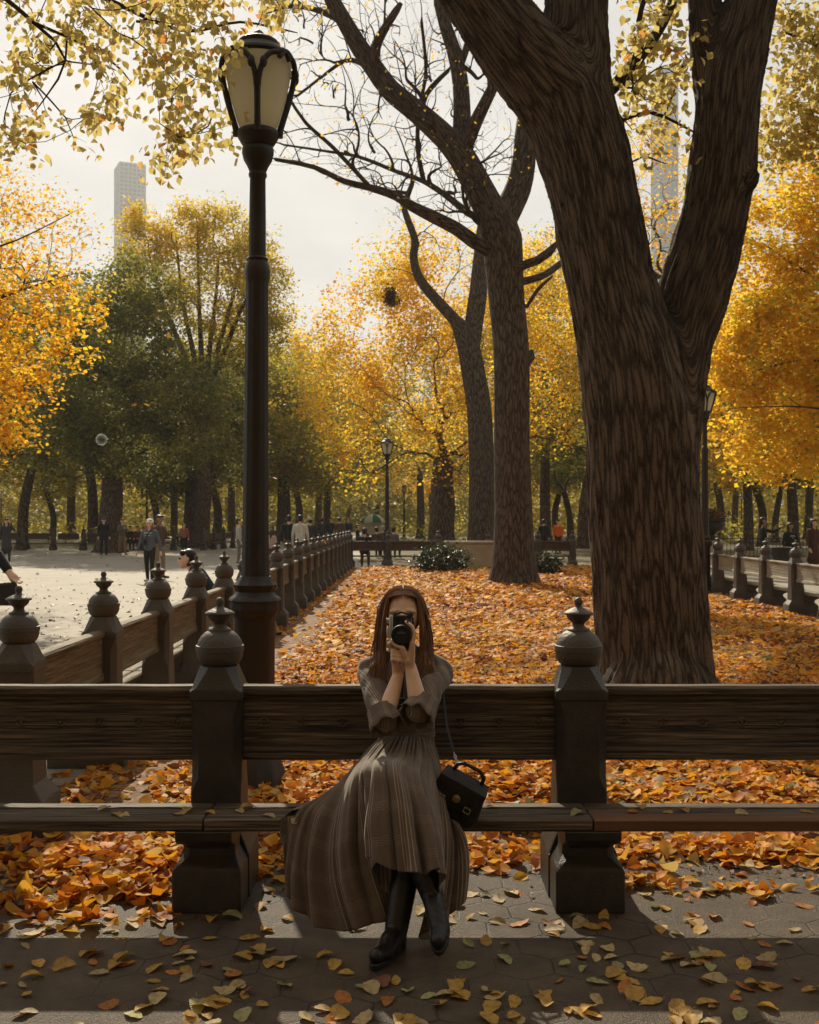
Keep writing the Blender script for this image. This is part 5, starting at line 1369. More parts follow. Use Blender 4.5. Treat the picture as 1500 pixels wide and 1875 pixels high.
mb.cap(np.array([-0.06, 0.08, 0.94]), 0.085, np.array([-0.035, 0.075, 0.74]), 0.068, 16); mb.cap(np.array([0.03, 0.08, 0.94]), 0.085, np.array([0.012, 0.075, 0.74]), 0.068, 16)
mb.cap(np.array([-0.035, 0.07, 0.74]), 0.068, hipR, 0.085, 16); mb.cap(np.array([0.012, 0.07, 0.74]), 0.068, hipL, 0.085, 16)
for h, k_, a in ((hipR, knR, anR), (hipL, knL, anL)):
    mb.cap(h, 0.078, k_, 0.048, 14); mb.cap(k_, 0.048, k_ + (a - k_) * 0.35, 0.050, 14); mb.cap(k_ + (a - k_) * 0.35, 0.053, a, 0.034, 14)
for s_, e, w in ((shR, elR, wrR), (shL, elL, wrL)):
    mb.cap(s_ + (0, 0, -0.022), 0.036, e, 0.038, 14); mb.cap(e, 0.037, e + (w - e) * 0.35, 0.036, 14); mb.cap(e + (w - e) * 0.35, 0.036, w, 0.0235, 14)
nails = MB()
def finger(pts, r0, r1):
    pts = [np.asarray(p, float) for p in pts]
    for i in range(len(pts) - 1):
        a = r0 + (r1 - r0) * i / (len(pts) - 1); b = r0 + (r1 - r0) * (i + 1) / (len(pts) - 1)
        mb.cap(pts[i], a, pts[i + 1], b, 8)
    d = pts[-1] - pts[-2]; d /= np.linalg.norm(d)
    return pts[-1], d
# her left hand: wraps the lens barrel from below right
def arc(th, r, dy): return LC + np.array([r * math.cos(R(th)), dy, r * math.sin(R(th))])
kn = []
for i, (dy, th1, th2, th3) in enumerate(((-0.020, -2, 32, 62), (-0.003, -4, 34, 66), (0.014, -8, 28, 56), (0.030, -14, 18, 42))):
    kb = arc(-42, 0.060, dy)
    mb.cap(wrL + (0, (dy - 0.005) * 0.5, 0.005), 0.0175, kb, 0.0125, 8)
    tip, d = finger([kb, arc(th1, 0.053, dy), arc(th2, 0.0485, dy - 0.002), arc(th3, 0.047, dy - 0.003)], 0.0100, 0.0070)
    nails.ball(tip + (0.003, -0.0035, 0.004), 0.0052, 8, 6, sc=(0.8, 0.8, 1.3))
tb = wrL + (-0.012, -0.025, 0.030)
mb.cap(wrL, 0.018, tb, 0.0165, 8)
tip, d = finger([tb, arc(-85, 0.060, -0.022), arc(-120, 0.052, -0.022), arc(-140, 0.048, -0.022)], 0.0125, 0.0085)
# her right hand: closed round the lower end of the camera body
kbR = []
for i in range(4):
    kb = Q(719, 1186 + 7.5 * i, 4.475 - 0.002 * i)
    mb.cap(wrR + (0.003 * i - 0.006, 0, 0.004), 0.0175, kb + (0.004, 0.01, -0.004), 0.0125, 8)
    if i == 0: pts = [kb, kb + np.array([-0.012, -0.026, 0.018]), kb + np.array([0.004, -0.036, 0.034]), kb + np.array([0.020, -0.030, 0.040])]
    else: pts = [kb, kb + np.array([0.004, -0.030, 0.007]), kb + np.array([0.026, -0.034, 0.003]), kb + np.array([0.040, -0.020, -0.003])]
    tip, d = finger(pts, 0.0104, 0.0075)
    if i == 0: nails.ball(tip + (0.002, -0.004, 0.003), 0.0052, 8, 6)
tb = wrR + (0.018, 0.004, 0.030)
mb.cap(wrR, 0.017, tb, 0.015, 8)
finger([tb, tb + np.array([0.010, 0.004, 0.030]), tb + np.array([0.004, 0.006, 0.056])], 0.012, 0.009)
body = remesh(mb, 0.0032, 5, 0.5)
link('body', body, wo, [M['skin']])
nails.build('fingernails', M['nail'], wo)
ey = MB()
for s_ in (-1, 1): ey.ball(HC + (s_ * 0.031, -0.080, 0.002), 0.0125, 10, 8)
ey.build('eyes', M['eye'], wo)
MB().cap(HC + (-0.018, -0.088, -0.050), 0.006, HC + (0.018, -0.088, -0.050), 0.006, 8).build('lips', M['lip'], wo)

# dress: bodice with three quarter sleeves
mb = MB()
secs = []
for z, cx, cy, rx, ry in ((0.66, -0.012, 0.075, 0.118, 0.098), (0.70, -0.012, 0.075, 0.112, 0.092), (0.78, -0.014, 0.075, 0.128, 0.100), (0.87, -0.016, 0.07, 0.150, 0.120), (0.95, -0.016, 0.075, 0.160, 0.108), (0.99, -0.016, 0.08, 0.150, 0.082), (1.02, -0.014, 0.085, 0.118, 0.068), (1.045, -0.013, 0.087, 0.085, 0.062), (1.075, -0.012, 0.088, 0.062, 0.058)):
    secs.append([(cx + rx * math.cos(t), cy + ry * math.sin(t), z) for t in np.linspace(0, 2 * math.pi, 33)[:-1]])
mb.sections(secs)
for s_, e in ((shR, elR), (shL, elL)):
    mb.cap(np.array([-0.012 + (0.045 if s_[0] > 0 else -0.045), 0.085, 1.022]), 0.046, s_ + (0, 0, -0.004), 0.050, 14)
    mid = s_ + (e - s_) * 0.5
    mb.cap(s_ + (0, 0, -0.016), 0.052, mid, 0.055, 16); mb.cap(mid, 0.055, e, 0.054, 16)
top = remesh(mb, 0.006, 8)
V = verts_np(top); N = norms_np(top)
wr = (vnoise(V[:, 0] * 40 + V[:, 2] * 22, V[:, 1] * 26 - V[:, 2] * 8, 3) - 0.5) * 0.010
V2 = V + N * wr[:, None]
top.vertices.foreach_set('co', V2.astype(np.float32).ravel()); top.update()
set_uv(top, np.stack([V[:, 0] * 8.5 + V[:, 1] * 4 + 0.1, V[:, 2] * 8.5], 1))
link('bodice', top, wo, [M['plaid']])
# flared cuffs
for nm, s_, e, w in (('cuff', shR, elR, wrR), ('cuff', shL, elL, wrL)):
    c = MB(); d0 = (e - s_) / np.linalg.norm(e - s_); d1 = (w - e) / np.linalg.norm(w - e)
    down = np.array([0, -0.1, -1.0])
    ax = d0 * 0.55 + down * 0.35 + d1 * 0.25; ax /= np.linalg.norm(ax)
    u, v, ax = frame(ax)
    rings = []; nn = 40
    for t, rad in ((0.0, 0.058), (0.25, 0.060), (0.5, 0.063), (0.75, 0.067), (1.0, 0.071), (1.03, 0.067), (0.7, 0.060)):
        cc = e - ax * 0.045 + ax * 0.085 * t
        rings.append([cc + (rad * (1 + 0.09 * t * math.sin(7 * a) + 0.05 * t * math.sin(11 * a + 1))) * (math.cos(a) * u + math.sin(a) * v) + ax * 0.006 * t * math.sin(5 * a) for a in np.linspace(0, 2 * math.pi, nn + 1)[:-1]])
    c.sections(rings, cap=False)
    me = c.mesh('cuff', None); me.polygons.foreach_set('use_smooth', np.ones(len(me.polygons), dtype=bool))
    uvv = np.array([[(i % nn) / nn * 5, (i // nn) * 0.12] for i in range(len(c.v))]); set_uv(me, uvv)
    link('cuff', me, wo, [M['plaid']])

# skirt: control columns from waist to hem, running round the body
cols = [
    [(733, 1350, 4.565), (718, 1385, 4.39), (706, 1400, 4.19), (712, 1465, 4.10), (716, 1530, 4.055), (722, 1594, 4.02)],      # front over the crossed knee
    [(755, 1350, 4.565), (748, 1388, 4.39), (742, 1412, 4.20), (757, 1480, 4.10), (766, 1540, 4.04), (774, 1598, 3.995)],
    [(770, 1352, 4.58), (775, 1390, 4.43), (776, 1432, 4.26), (793, 1500, 4.15), (804, 1550, 4.08), (812, 1602, 4.03)],
    [(781, 1353, 4.61), (792, 1395, 4.50), (800, 1450, 4.37), (806, 1520, 4.30), (804, 1620, 4.25), (788, 1722, 4.20)],
    [(789, 1355, 4.67), (806, 1400, 4.58), (816, 1460, 4.48), (826, 1520, 4.41), (832, 1580, 4.36), (818, 1700, 4.27)],
    [(786, 1358, 4.74), (803, 1435, 4.69), (812, 1468, 4.60), (822, 1486, 4.48), (832, 1530, 4.43), (834, 1600, 4.39)],
    [(742, 1360, 4.775), (745, 1435, 4.755), (745, 1455, 4.70), (745, 1464, 4.62), (745, 1470, 4.56), (745, 1476, 4.50)],      # back, pressed on the seat
    [(704, 1360, 4.77), (668, 1425, 4.74), (625, 1457, 4.69), (585, 1469, 4.62), (553, 1478, 4.53), (535, 1486, 4.47)],
    [(697, 1357, 4.74), (645, 1420, 4.66), (592, 1460, 4.57), (548, 1484, 4.465), (528, 1560, 4.42), (525, 1615, 4.38)],
    [(695, 1355, 4.70), (648, 1408, 4.60), (605, 1452, 4.50), (570, 1500, 4.42), (556, 1590, 4.35), (560, 1680, 4.29)],
    [(698, 1353, 4.65), (658, 1395, 4.53), (628, 1440, 4.41), (606, 1510, 4.34), (600, 1600, 4.29), (622, 1706, 4.215)],
    [(705, 1352, 4.61), (670, 1390, 4.46), (652, 1428, 4.31), (648, 1515, 4.24), (655, 1600, 4.21), (684, 1692, 4.16)],
    [(711, 1352, 4.595), (680, 1388, 4.44), (668, 1415, 4.285), (688, 1500, 4.25), (718, 1590, 4.245), (738, 1672, 4.235)],
    [(718, 1351, 4.58), (690, 1386, 4.42), (678, 1405, 4.235), (676, 1455, 4.16), (672, 1515, 4.12), (672, 1574, 4.085)],
]
C = np.array([[Q(*p) for p in col] for col in cols]); nc, nr = C.shape[:2]
def cr(p0, p1, p2, p3, t): return 0.5 * (2 * p1 + (p2 - p0) * t + (2 * p0 - 5 * p1 + 4 * p2 - p3) * t * t + (3 * p1 - p0 - 3 * p2 + p3) * t ** 3)
su, sv = 18, 14
g1 = []
for j in range(nr - 1):
    for t in np.arange(sv) / sv:
        g1.append(cr(C[:, max(j - 1, 0)], C[:, j], C[:, j + 1], C[:, min(j + 2, nr - 1)], t))
g1.append(C[:, -1]); g1 = np.array(g1)           # rows, cols, 3
g2 = []
for i in range(nc):
    for t in np.arange(su) / su:
        g2.append(cr(g1[:, (i - 1) % nc], g1[:, i], g1[:, (i + 1) % nc], g1[:, (i + 2) % nc], t))
Gd = np.stack(g2, 1)                              # rows, nc*su, 3
nrow, ncol = Gd.shape[:2]
du = np.roll(Gd, -1, 1) - np.roll(Gd, 1, 1); dv = np.gradient(Gd, axis=0)
Nn = np.cross(du, dv); Nn /= (np.linalg.norm(Nn, axis=2, keepdims=True) + 1e-9)
uu = np.arange(ncol) / su; vv = np.linspace(0, 1, nrow)
gath = np.exp(-((vv - 0.05) / 0.14) ** 2)[:, None] * np.sin(uu * 2 * np.pi * 3.1 + 0.6 * np.sin(uu * 5))[None] * 0.0055
amp = (vv ** 1.3)[:, None]
fold = 1.5 * amp * (0.013 * np.sin(uu * 2 * np.pi * 1.0 + 1.1)[None] + 0.010 * np.sin(uu * 2 * np.pi * 1.62 + 3 * vv[:, None]) + 0.005 * np.sin(uu * 2 * np.pi * 2.7 + 1.7)[None])
ridge_ = 0.011 * amp * np.abs(np.sin(uu[None] * np.pi * 1.25 + 0.5 + 0.5 * vv[:, None])) ** 8 + 0.009 * amp * np.abs(np.sin(uu[None] * np.pi * 2.15 + 1.9 - 0.8 * vv[:, None])) ** 10 + 0.030 * amp * (vnoise(uu[None] * 1.7 + 0 * vv[:, None], vv[:, None] * 2.5 + 0 * uu[None], 12) - 0.5) + 0.008 * (vnoise(uu[None] * 4 + 3 * vv[:, None], vv[:, None] * 9 + 0 * uu[None], 13) - 0.5)
damp = np.where((uu > 5.2) & (uu < 8.2), 0.3, 1.0)[None]
Gd = Gd + Nn * ((gath + (fold + ridge_) * damp))[..., None]
# keep it above the seat and the paving
Yw_ = Gd[..., 1] + WO[1]
onseat = Yw_ > 4.462
Gd[..., 2] = np.where(onseat, np.maximum(Gd[..., 2], 0.408), np.maximum(Gd[..., 2], 0.012))
idx = np.arange(nrow * ncol).reshape(nrow, ncol)
Fa = np.stack([idx[:-1], np.roll(idx[:-1], -1, 1), np.roll(idx[1:], -1, 1), idx[1:]], -1).reshape(-1, 4)
me = mesh_np('skirt', Gd.reshape(-1, 3), Fa, sm=True)
clen = np.linalg.norm(np.diff(Gd, axis=0, prepend=Gd[:1]), axis=2).cumsum(0)
hemlen = np.linalg.norm(np.roll(Gd[int(nrow * 0.75)], -1, 0) - Gd[int(nrow * 0.75)], axis=1).cumsum()
UU = np.repeat((hemlen / hemlen[-1] * 15)[None], nrow, 0)
set_uv(me, np.stack([UU.ravel(), (clen * 8).ravel()], 1))
sk = link('skirt', me, wo, [M['plaid']])
so = sk.modifiers.new('thickness', 'SOLIDIFY'); so.thickness = 0.003; so.offset = -1
# dark belt at the waist
bt_ = MB(); bt_.sections([[(-0.012 + 0.119 * math.cos(t), 0.072 + 0.099 * math.sin(t), z) for t in np.linspace(0, 2 * math.pi, 33)[:-1]] for z in (0.693, 0.705, 0.717)])
bt_.build('waistband', M['plaid'], wo)
me = wo.children[-1].data; set_uv(me, np.zeros((len(me.vertices), 2)))

# boots
def boot(knee, an, heel, ball_, toe, top_t):
    b = MB()
    p = knee + (an - knee) * top_t
    b.cap(p, 0.060, knee + (an - knee) * 0.75, 0.050, 16); b.cap(knee + (an - knee) * 0.75, 0.050, an, 0.043, 16)
    b.cap(an, 0.043, heel, 0.034, 14); b.cap(an, 0.042, (an + ball_) / 2 + (0, 0, 0.008), 0.040, 14); b.cap((an + ball_) / 2 + (0, 0, 0.006), 0.040, ball_, 0.037, 14); b.cap(ball_, 0.037, toe, 0.030, 14); b.cap(heel, 0.034, ball_, 0.034, 14)
    me = remesh(b, 0.005, 6)
    return me
o = link('boot', boot(knL, anL, Q(728, 1738, 4.17), Q(704, 1744, 4.03), Q(690, 1750, 3.985), 0.25), wo, [M['leather']])
s_ = MB()
a, b, c = Q(728, 1738, 4.17), Q(704, 1744, 4.03), Q(690, 1750, 3.985)
def sole(p, q, w, th):
    d = q - p; d[2] = 0; d /= np.linalg.norm(d); n_ = np.array([-d[1], d[0], 0])
    pts = []
    for t in np.linspace(0, 2 * math.pi, 25)[:-1]:
        f = p + (q - p) * 0.5 + d * (np.linalg.norm(q - p) / 2 + w) * math.cos(t) + n_ * w * math.sin(t) * (1.0 + 0.12 * math.cos(t))
        pts.append(f)
    return pts
pl_ = sole(a, c, 0.036, 0.02)
s_.sections([[(p[0], p[1], 0.002) for p in pl_], [(p[0], p[1], 0.024) for p in pl_]])
s_.build('sole', M['black'], o, bevel=0.003)
heelR, ballR, toeR = Q(806, 1668, 4.10), Q(806, 1702, 4.00), Q(802, 1722, 3.955)
o = link('boot', boot(knR, anR, heelR, ballR, toeR, 0.25), wo, [M['leather']])
# sole of the raised boot follows the foot
s_ = MB(); ax = toeR - heelR; Lx = np.linalg.norm(ax); ax = ax / Lx; side = np.cross(ax, np.array([0, 0.6, 0.8])); side /= np.linalg.norm(side); nrm = np.cross(side, ax)
if nrm[2] > 0: nrm = -nrm
lp = []
for t in np.linspace(0, 2 * math.pi, 25)[:-1]: lp.append((heelR + toeR) / 2 + ax * (Lx / 2 + 0.034) * math.cos(t) + side * 0.036 * math.sin(t))
s_.sections([[p + nrm * 0.022 for p in lp], [p + nrm * 0.042 for p in lp]])
s_.build('sole', M['black'], o, bevel=0.003)

# hair
rng = np.random.default_rng(3)
hm = MB()
hm.ball(HC + (0, 0.020, 0.010), 1.0, 24, 16, sc=(0.083, 0.094, 0.103))
strands = []
for s_ in (-1, 1):
    for i in range(800):
        a = rng.random(); lay = rng.random()
        y0 = -0.080 + 0.16 * a
        zt = 0.102 * math.sqrt(max(0.05, 1 - (y0 / 0.108) ** 2)) + 0.012
        r1 = 0.006 * lay
        fr = max(0.0, 1 - a * 2.2)                        # 1 at the face, 0 further back
        y1 = -0.062 * (1 - a) + 0.085 * a
        x2 = (0.074 + 0.012 * lay) * (1 - 0.10 * fr); x3 = 0.094 + 0.012 * lay - 0.020 * fr
        ln_ = rng.uniform(0.27, 0.40)
        wob = rng.normal(0, 0.011, 3); wv = rng.uniform(0, 6.28)
        P = [(s_ * 0.003, y0, zt + r1 * 0.5), (s_ * (0.036 + r1 * 0.6), y0 * 0.98, zt * 0.90 + r1 * 0.6 + 0.004), (s_ * (0.066 + r1 - 0.008 * fr), y1 * 0.98, 0.066), (s_ * x2, y1, 0.012), (s_ * (x2 * 0.45 + x3 * 0.55), y1 - 0.003, -0.07), (s_ * x3, y1 * 0.85 + 0.0, -0.15),
             (s_ * (x3 + 0.004 + wob[0]), (-0.060 - 0.02 * lay if a < 0.8 else y1 * 0.6 + 0.03), -0.155 - 0.4 * (ln_ - 0.15)), (s_ * (x3 - 0.010 + 2 * wob[0] + (0.022 if s_ < 0 else 0.0) * rng.random()), (-0.085 - 0.02 * rng.random() if a < 0.8 else y1 * 0.5 + 0.04) + wob[1], -ln_)]
        pts, rr = resample([HC + np.array(p) for p in P], [0.0016, 0.0019, 0.0020, 0.0020, 0.0020, 0.0019, 0.0015, 0.0005], 0.035)
        ph = rng.uniform(0, 6.28)
        pts = [p + np.array([0.006 * math.sin(k * 0.55 + ph), 0.005 * math.cos(k * 0.5 + ph), 0]) * min(1, k / 8) for k, p in enumerate(pts)]
        hm.tube(pts, rr, 4)
for i in range(70):
    s_ = 1 if i % 2 else -1; a = rng.random()
    P = [(s_ * 0.004, -0.07 + 0.13 * a, 0.106), (s_ * 0.055, -0.07 + 0.12 * a, 0.090 + 0.008 * rng.random()), (s_ * (0.086 + 0.016 * rng.random()), -0.055 + 0.1 * a, 0.02), (s_ * (0.098 + 0.022 * rng.random()), -0.05 + 0.1 * a, -0.10), (s_ * (0.102 + 0.03 * rng.random()), -0.06 + 0.06 * a, -0.20), (s_ * (0.09 + 0.055 * rng.random()), -0.085, -0.27 - 0.08 * rng.random())]
    pts, rr = resample([HC + np.array(p) for p in P], [0.0012, 0.0016, 0.0018, 0.0018, 0.0015, 0.0005], 0.02)
    ph = rng.uniform(0, 6.28)
    hm.tube([p + np.array([0.006 * math.sin(k * 0.5 + ph), 0.004 * math.cos(k * 0.4 + ph), 0]) * min(1, k / 6) for k, p in enumerate(pts)], rr, 4)
hm.build('hair', M['hair'], wo, ang=None)
me = wo.children[-1].data; me.polygons.foreach_set('use_smooth', np.ones(len(me.polygons), dtype=bool))

# the camera in her hands, turned upright
cm = thing('camera', 'silver and black film camera held upright at the face of the seated woman', 'camera', tuple(Q(735, 1158, 4.53) + WO))
b = MB(); b.box((0.004, 0, 0), (0.074, 0.036, 0.138)); b.build('body', M['black'], cm, bevel=0.006)
b = MB(); b.box((-0.041, 0, 0.0), (0.016, 0.037, 0.140)); b.box((-0.053, 0.0, 0.0), (0.014, 0.034, 0.042)); b.build('top_plate', M['silver'], cm, bevel=0.004)
b = MB()
for z, r_ in ((0.048, 0.011), (-0.045, 0.013), (-0.058, 0.006)): b.tube([(-0.047, 0, z), (-0.060, 0, z)], r_, 14)
b.build('dial', M['silver'], cm)
b = MB()
b.tube([(0, -0.017, 0), (0, -0.030, 0)], 0.036, 32)
b.build('lens_mount', M['silver'], cm)
b = MB()
prof = [(0.034, -0.028), (0.035, -0.045), (0.038, -0.047), (0.038, -0.066), (0.036, -0.068), (0.037, -0.083), (0.0395, -0.085), (0.0395, -0.112), (0.036, -0.113), (0.034, -0.104)]
secs = [[(r_ * math.cos(t), y, r_ * math.sin(t)) for t in np.linspace(0, 2 * math.pi, 33)[:-1]] for r_, y in prof]
b.sections(secs[::-1]); b.build('lens', M['black'], cm, ang=30)
b = MB(); b.ball((0, -0.096, 0), 1.0, 24, 10, sc=(0.0335, 0.010, 0.0335)); b.build('front_glass', M['lensglass'], cm)
b = MB(); b.tube([(-0.030, -0.02, 0.070), (0.0, -0.02, 0.084), (0.030, -0.018, 0.074), (0.046, -0.01, 0.060), (0.048, 0.02, 0.03)], 0.004, 6); b.build('strap_end', M['leather'], cm)

# straps on her front
b = MB()
def strap(pts, w=0.013): b.tube([Q(*p) for p in pts], w, 8, flat=0.22)
strap([(742, 1215, 4.535), (739, 1245, 4.525), (736, 1275, 4.520), (741, 1300, 4.525), (748, 1330, 4.545)], 0.015)
b.build('camera_strap', M['leather'], wo, ang=60)
b = MB(); b.tube([Q(730, 1278, 4.508), Q(742, 1278, 4.508), Q(742, 1290, 4.508), Q(730, 1290, 4.508), Q(730, 1278, 4.508)], 0.0022, 6); b.build('strap_buckle', M['silver'], wo)

# handbag
bagc = Q(838, 1459, 4.47) + WO
bg = thing('handbag', 'small black leather satchel with gold clasp resting tilted on the bench beside the woman', 'handbag', tuple(bagc))
bg.rotation_euler = (R(8), R(27), R(-10)); bg.scale = (1.14, 1.14, 1.14)
b = MB()
def rrect(hx, hz, y, zc=0.0, r_=0.022, n=5, taper=1.0):
    pts = []
    for cx, cz, a0 in ((hx - r_, hz - r_, 0), (-hx + r_, hz - r_, 90), (-hx + r_, -hz + r_, 180), (hx - r_, -hz + r_, 270)):
        for k in range(n):
            t = R(a0 + 90 * k / (n - 1)); sx = taper if cz > 0 else 1.0
            pts.append(((cx + r_ * math.cos(t)) * sx, y, zc + cz + r_ * math.sin(t)))
    return pts
b.sections([rrect(0.090, 0.070, 0.046, taper=0.86), rrect(0.098, 0.076, 0.036, taper=0.86), rrect(0.102, 0.079, 0.0, taper=0.84), rrect(0.098, 0.076, -0.036, taper=0.86), rrect(0.090, 0.070, -0.046, taper=0.86)])
b.build('bag_body', M['bagleather'], bg, ang=50)
b = MB()
b.sections([[(x * w, y, z) for x in (-1, -0.5, 0, 0.5, 1)] + [(x * w, y - 0.006, z) for x in (1, 0.5, 0, -0.5, -1)] for y, z, w in ((0.02, 0.082, 0.082), (-0.030, 0.086, 0.084), (-0.050, 0.072, 0.088), (-0.054, 0.02, 0.090), (-0.053, -0.012, 0.084), (-0.051, -0.022, 0.06))])
b.build('flap', M['bagleather'], bg, ang=40, bevel=0.002)
b = MB(); b.tube([(0, -0.058, 0.018), (0, -0.066, 0.018)], 0.014, 20); b.tube([(0, -0.066, 0.018), (0, -0.069, 0.018)], 0.009, 16); b.build('clasp', M['gold'], bg, bevel=0.001)
b = MB()
for x in (-0.05, 0.05):
    b.tube([(x, -0.059, 0.05), (x, -0.060, 0.0), (x, -0.056, -0.04)], 0.009, 8, flat=0.25)
b.tube([(-0.055, 0.0, 0.082), (-0.052, -0.01, 0.112), (-0.03, -0.012, 0.128), (0.03, -0.012, 0.128), (0.052, -0.01, 0.112), (0.055, 0.0, 0.082)], 0.007, 8)
b.build('handle', M['bagleather'], bg, ang=60)
b = MB()
for x in (-0.05, 0.05):
    b.tube([(x - 0.011, -0.064, 0.008), (x + 0.011, -0.064, 0.008), (x + 0.011, -0.064, -0.010), (x - 0.011, -0.064, -0.010), (x - 0.011, -0.064, 0.008)], 0.002, 6)
b.build('buckle', M['silver'], bg)
b = MB()
inv = bg.rotation_euler.to_matrix().inverted()
def L(px, py, Y): return tuple(inv @ Vector(W(px, py, Y) - bagc) / 1.14)
def chain(p, q, n_, r_=0.006):
    p, q = Vector(p), Vector(q)
    for k in range(n_):
        c_ = p.lerp(q, (k + 0.5) / n_); d_ = (q - p).normalized(); u_ = d_.orthogonal().normalized(); v_ = d_.cross(u_)
        if k % 2: u_ = v_
        b.tube([c_ + d_ * 0.009 * math.cos(t) + u_ * 0.005 * math.sin(t) for t in np.linspace(0, 6.283, 9)], 0.0017, 5)
chain(L(783, 1413, 4.43), L(800, 1440, 4.43), 6)
b.build('chain', M['silver'], bg, ang=60)
b = MB(); chain(L(838, 1404, 4.52), L(832, 1380, 4.56), 6)
b.build('chain', M['silver'], bg, ang=60)
b = MB(); b.tube([L(832, 1381, 4.56), L(826, 1358, 4.60), L(820, 1336, 4.64), L(816, 1310, 4.70), L(812, 1270, 4.745), L(806, 1225, 4.745), L(795, 1200, 4.70)], 0.006, 8, flat=0.4); b.build('shoulder_strap', M['bagleather'], bg, ang=60)

# ------------------------------------------------------------------ other people
def figure(name, label, loc, face, h=1.7, top=(0.05, 0.05, 0.05), legs=(0.03, 0.03, 0.035), shoe=(0.02, 0.02, 0.02), hair=(0.02, 0.012, 0.008), long=False, hat=None, arms=None, stride=0.0, seated=False, lean=0.0, skin='skin', vox=0.014, group=None, skirt=False, voxel_it=4):
    """face: heading in degrees, 0 looks at the camera (-Y)"""
    k = h / 1.72
    root = thing(name, label, 'person', loc, R(face), group)
    def key(c, nm):
        kk = nm + '_%02d_%02d_%02d' % tuple(int(q * 99) for q in c)
        if kk not in M: M[kk] = plain(nm + '_cloth', c, 0.8, 0.2, 14)
        return M[kk]
    mats = [M[skin], key(top, 'top'), key(legs, 'trouser'), key(shoe, 'shoe')]
    caps = []
    def c(a, ra, b_, rb, mi): caps.append((np.array(a, float) * k, ra * k, np.array(b_, float) * k, rb * k, mi))
    ph = 0.93 if not seated else 0.54
    ly = -lean                                                   # leaning forward
    up = lambda z, f: (ph + (z - 0.93), ly * f)
    zc, yc = up(1.33, 0.8); zm, ym = up(1.13, 0.4); zs, ys = up(1.40, 0.9); zn, yn = up(1.44, 0.95); zh, yh = up(1.60, 1.15); zh -= 0.22 * lean; zn -= 0.12 * lean
    for s_ in (-1, 1):
        c((s_ * 0.055, 0, ph), 0.112, (s_ * 0.055, ym, zm), 0.108, 1 if not skirt else 1)
        c((s_ * 0.055, ym, zm), 0.108, (s_ * 0.07, yc, zc), 0.112, 1)
        c((s_ * 0.07, ys, zs - 0.02), 0.07, (s_ * 0.165, ys, zs - 0.03), 0.062, 1)
        if seated:
            kn_, an_ = (s_ * 0.11, -0.44, 0.50), (s_ * 0.11, -0.44 + stride * s_, 0.085)
        else:
            st = s_ * stride
            kn_, an_ = (s_ * 0.095, -0.02 - 0.45 * st, 0.50), (s_ * 0.10, 0.02 - st if st > 0 else 0.02 - st, 0.085 + (0.06 if st < 0 else 0) * (stride > 0.1))
        c((s_ * 0.085, 0, ph - 0.02), 0.098, kn_, 0.064, 2); c(kn_, 0.063, (np.array(kn_) * 0.65 + np.array(an_) * 0.35), 0.060, 2); c((np.array(kn_) * 0.65 + np.array(an_) * 0.35), 0.060, an_, 0.047, 2)
        an = np.array(an_); c(an - (0, -0.03, 0.035), 0.040, an + (s_ * 0.02, -0.17, -0.047), 0.034, 3)
        sh = np.array((s_ * 0.185, ys, zs - 0.03))
        ar = (arms or {}).get(s_)
        if ar: el, wr_ = np.array(ar[0]), np.array(ar[1])
        else: el, wr_ = (np.array((0.24 * s_, 0.03 + ys, zs - 0.30)), np.array((0.25 * s_, -0.07 + ys, zs - 0.54))) if not seated else (np.array((0.23 * s_, ys + 0.02, zs - 0.29)), np.array((0.12 * s_, -0.30, ph + 0.12)))
        c(sh, 0.056, el, 0.047, 1); c(el, 0.047, wr_, 0.036, 1)
        d = (wr_ - el); d /= np.linalg.norm(d)
        c(wr_ + d * 0.01, 0.028, wr_ + d * 0.09, 0.036, 0)
        u_, v_, _ = frame(d)
        for q in range(4):
            o_ = u_ * 0.018 * (q - 1.5)
            c(wr_ + d * 0.09 + o_, 0.011, wr_ + d * (0.155 + 0.012 * (q in (1, 2))) + o_ * 1.1 + v_ * 0.02, 0.008, 0)
        c(wr_ + d * 0.04, 0.013, wr_ + d * 0.09 + u_ * s_ * 0.05, 0.010, 0)
    if skirt: c((0, 0, 0.95), 0.13, (0, -0.01, 0.55), 0.22, 1)
    c((0, yn, zn - 0.03), 0.056, (0, (yn + yh) / 2, zn + 0.08), 0.050, 0)
    hd = np.array((0, yh - 0.01, zh))
    c(hd + (0, 0.015, 0.03), 0.094, hd + (0, 0.005, 0.0), 0.088, 0); c(hd + (0, -0.03, -0.04), 0.068, hd + (0, -0.045, -0.075), 0.040, 0)
    c(hd + (0, -0.09, 0.0), 0.012, hd + (0, -0.108, -0.022), 0.014, 0)
    for s_ in (-1, 1): c(hd + (s_ * 0.092, 0.01, 0.01), 0.016, hd + (s_ * 0.090, 0.006, -0.025), 0.012, 0)
    mb = MB()
    for a, ra, b_, rb, mi in caps: mb.cap(a, ra, b_, rb, 10)
    me = remesh(mb, vox, voxel_it)
    Cn = centers_np(me); best = np.full(len(Cn), 1e9); mi_ = np.zeros(len(Cn), dtype=np.int32)
    for a, ra, b_, rb, mi in caps:
        ab = b_ - a; t = np.clip(((Cn - a) @ ab) / (ab @ ab + 1e-9), 0, 1); dd = np.linalg.norm(Cn - (a + t[:, None] * ab), axis=1) - (ra + (rb - ra) * t)
        q = dd < best; best[q] = dd[q]; mi_[q] = mi
    me.polygons.foreach_set('material_index', mi_)
    link('body', me, root, mats)
    # face
    e = MB()
    for s_ in (-1, 1): e.ball((hd + (s_ * 0.034, -0.078, 0.012)) * k, 0.014 * k, 8, 6)
    e.build('eyes', M['eye'], root)
    hk = 'hair_%02d_%02d' % (int(hair[0] * 99), int(hair[1] * 99))
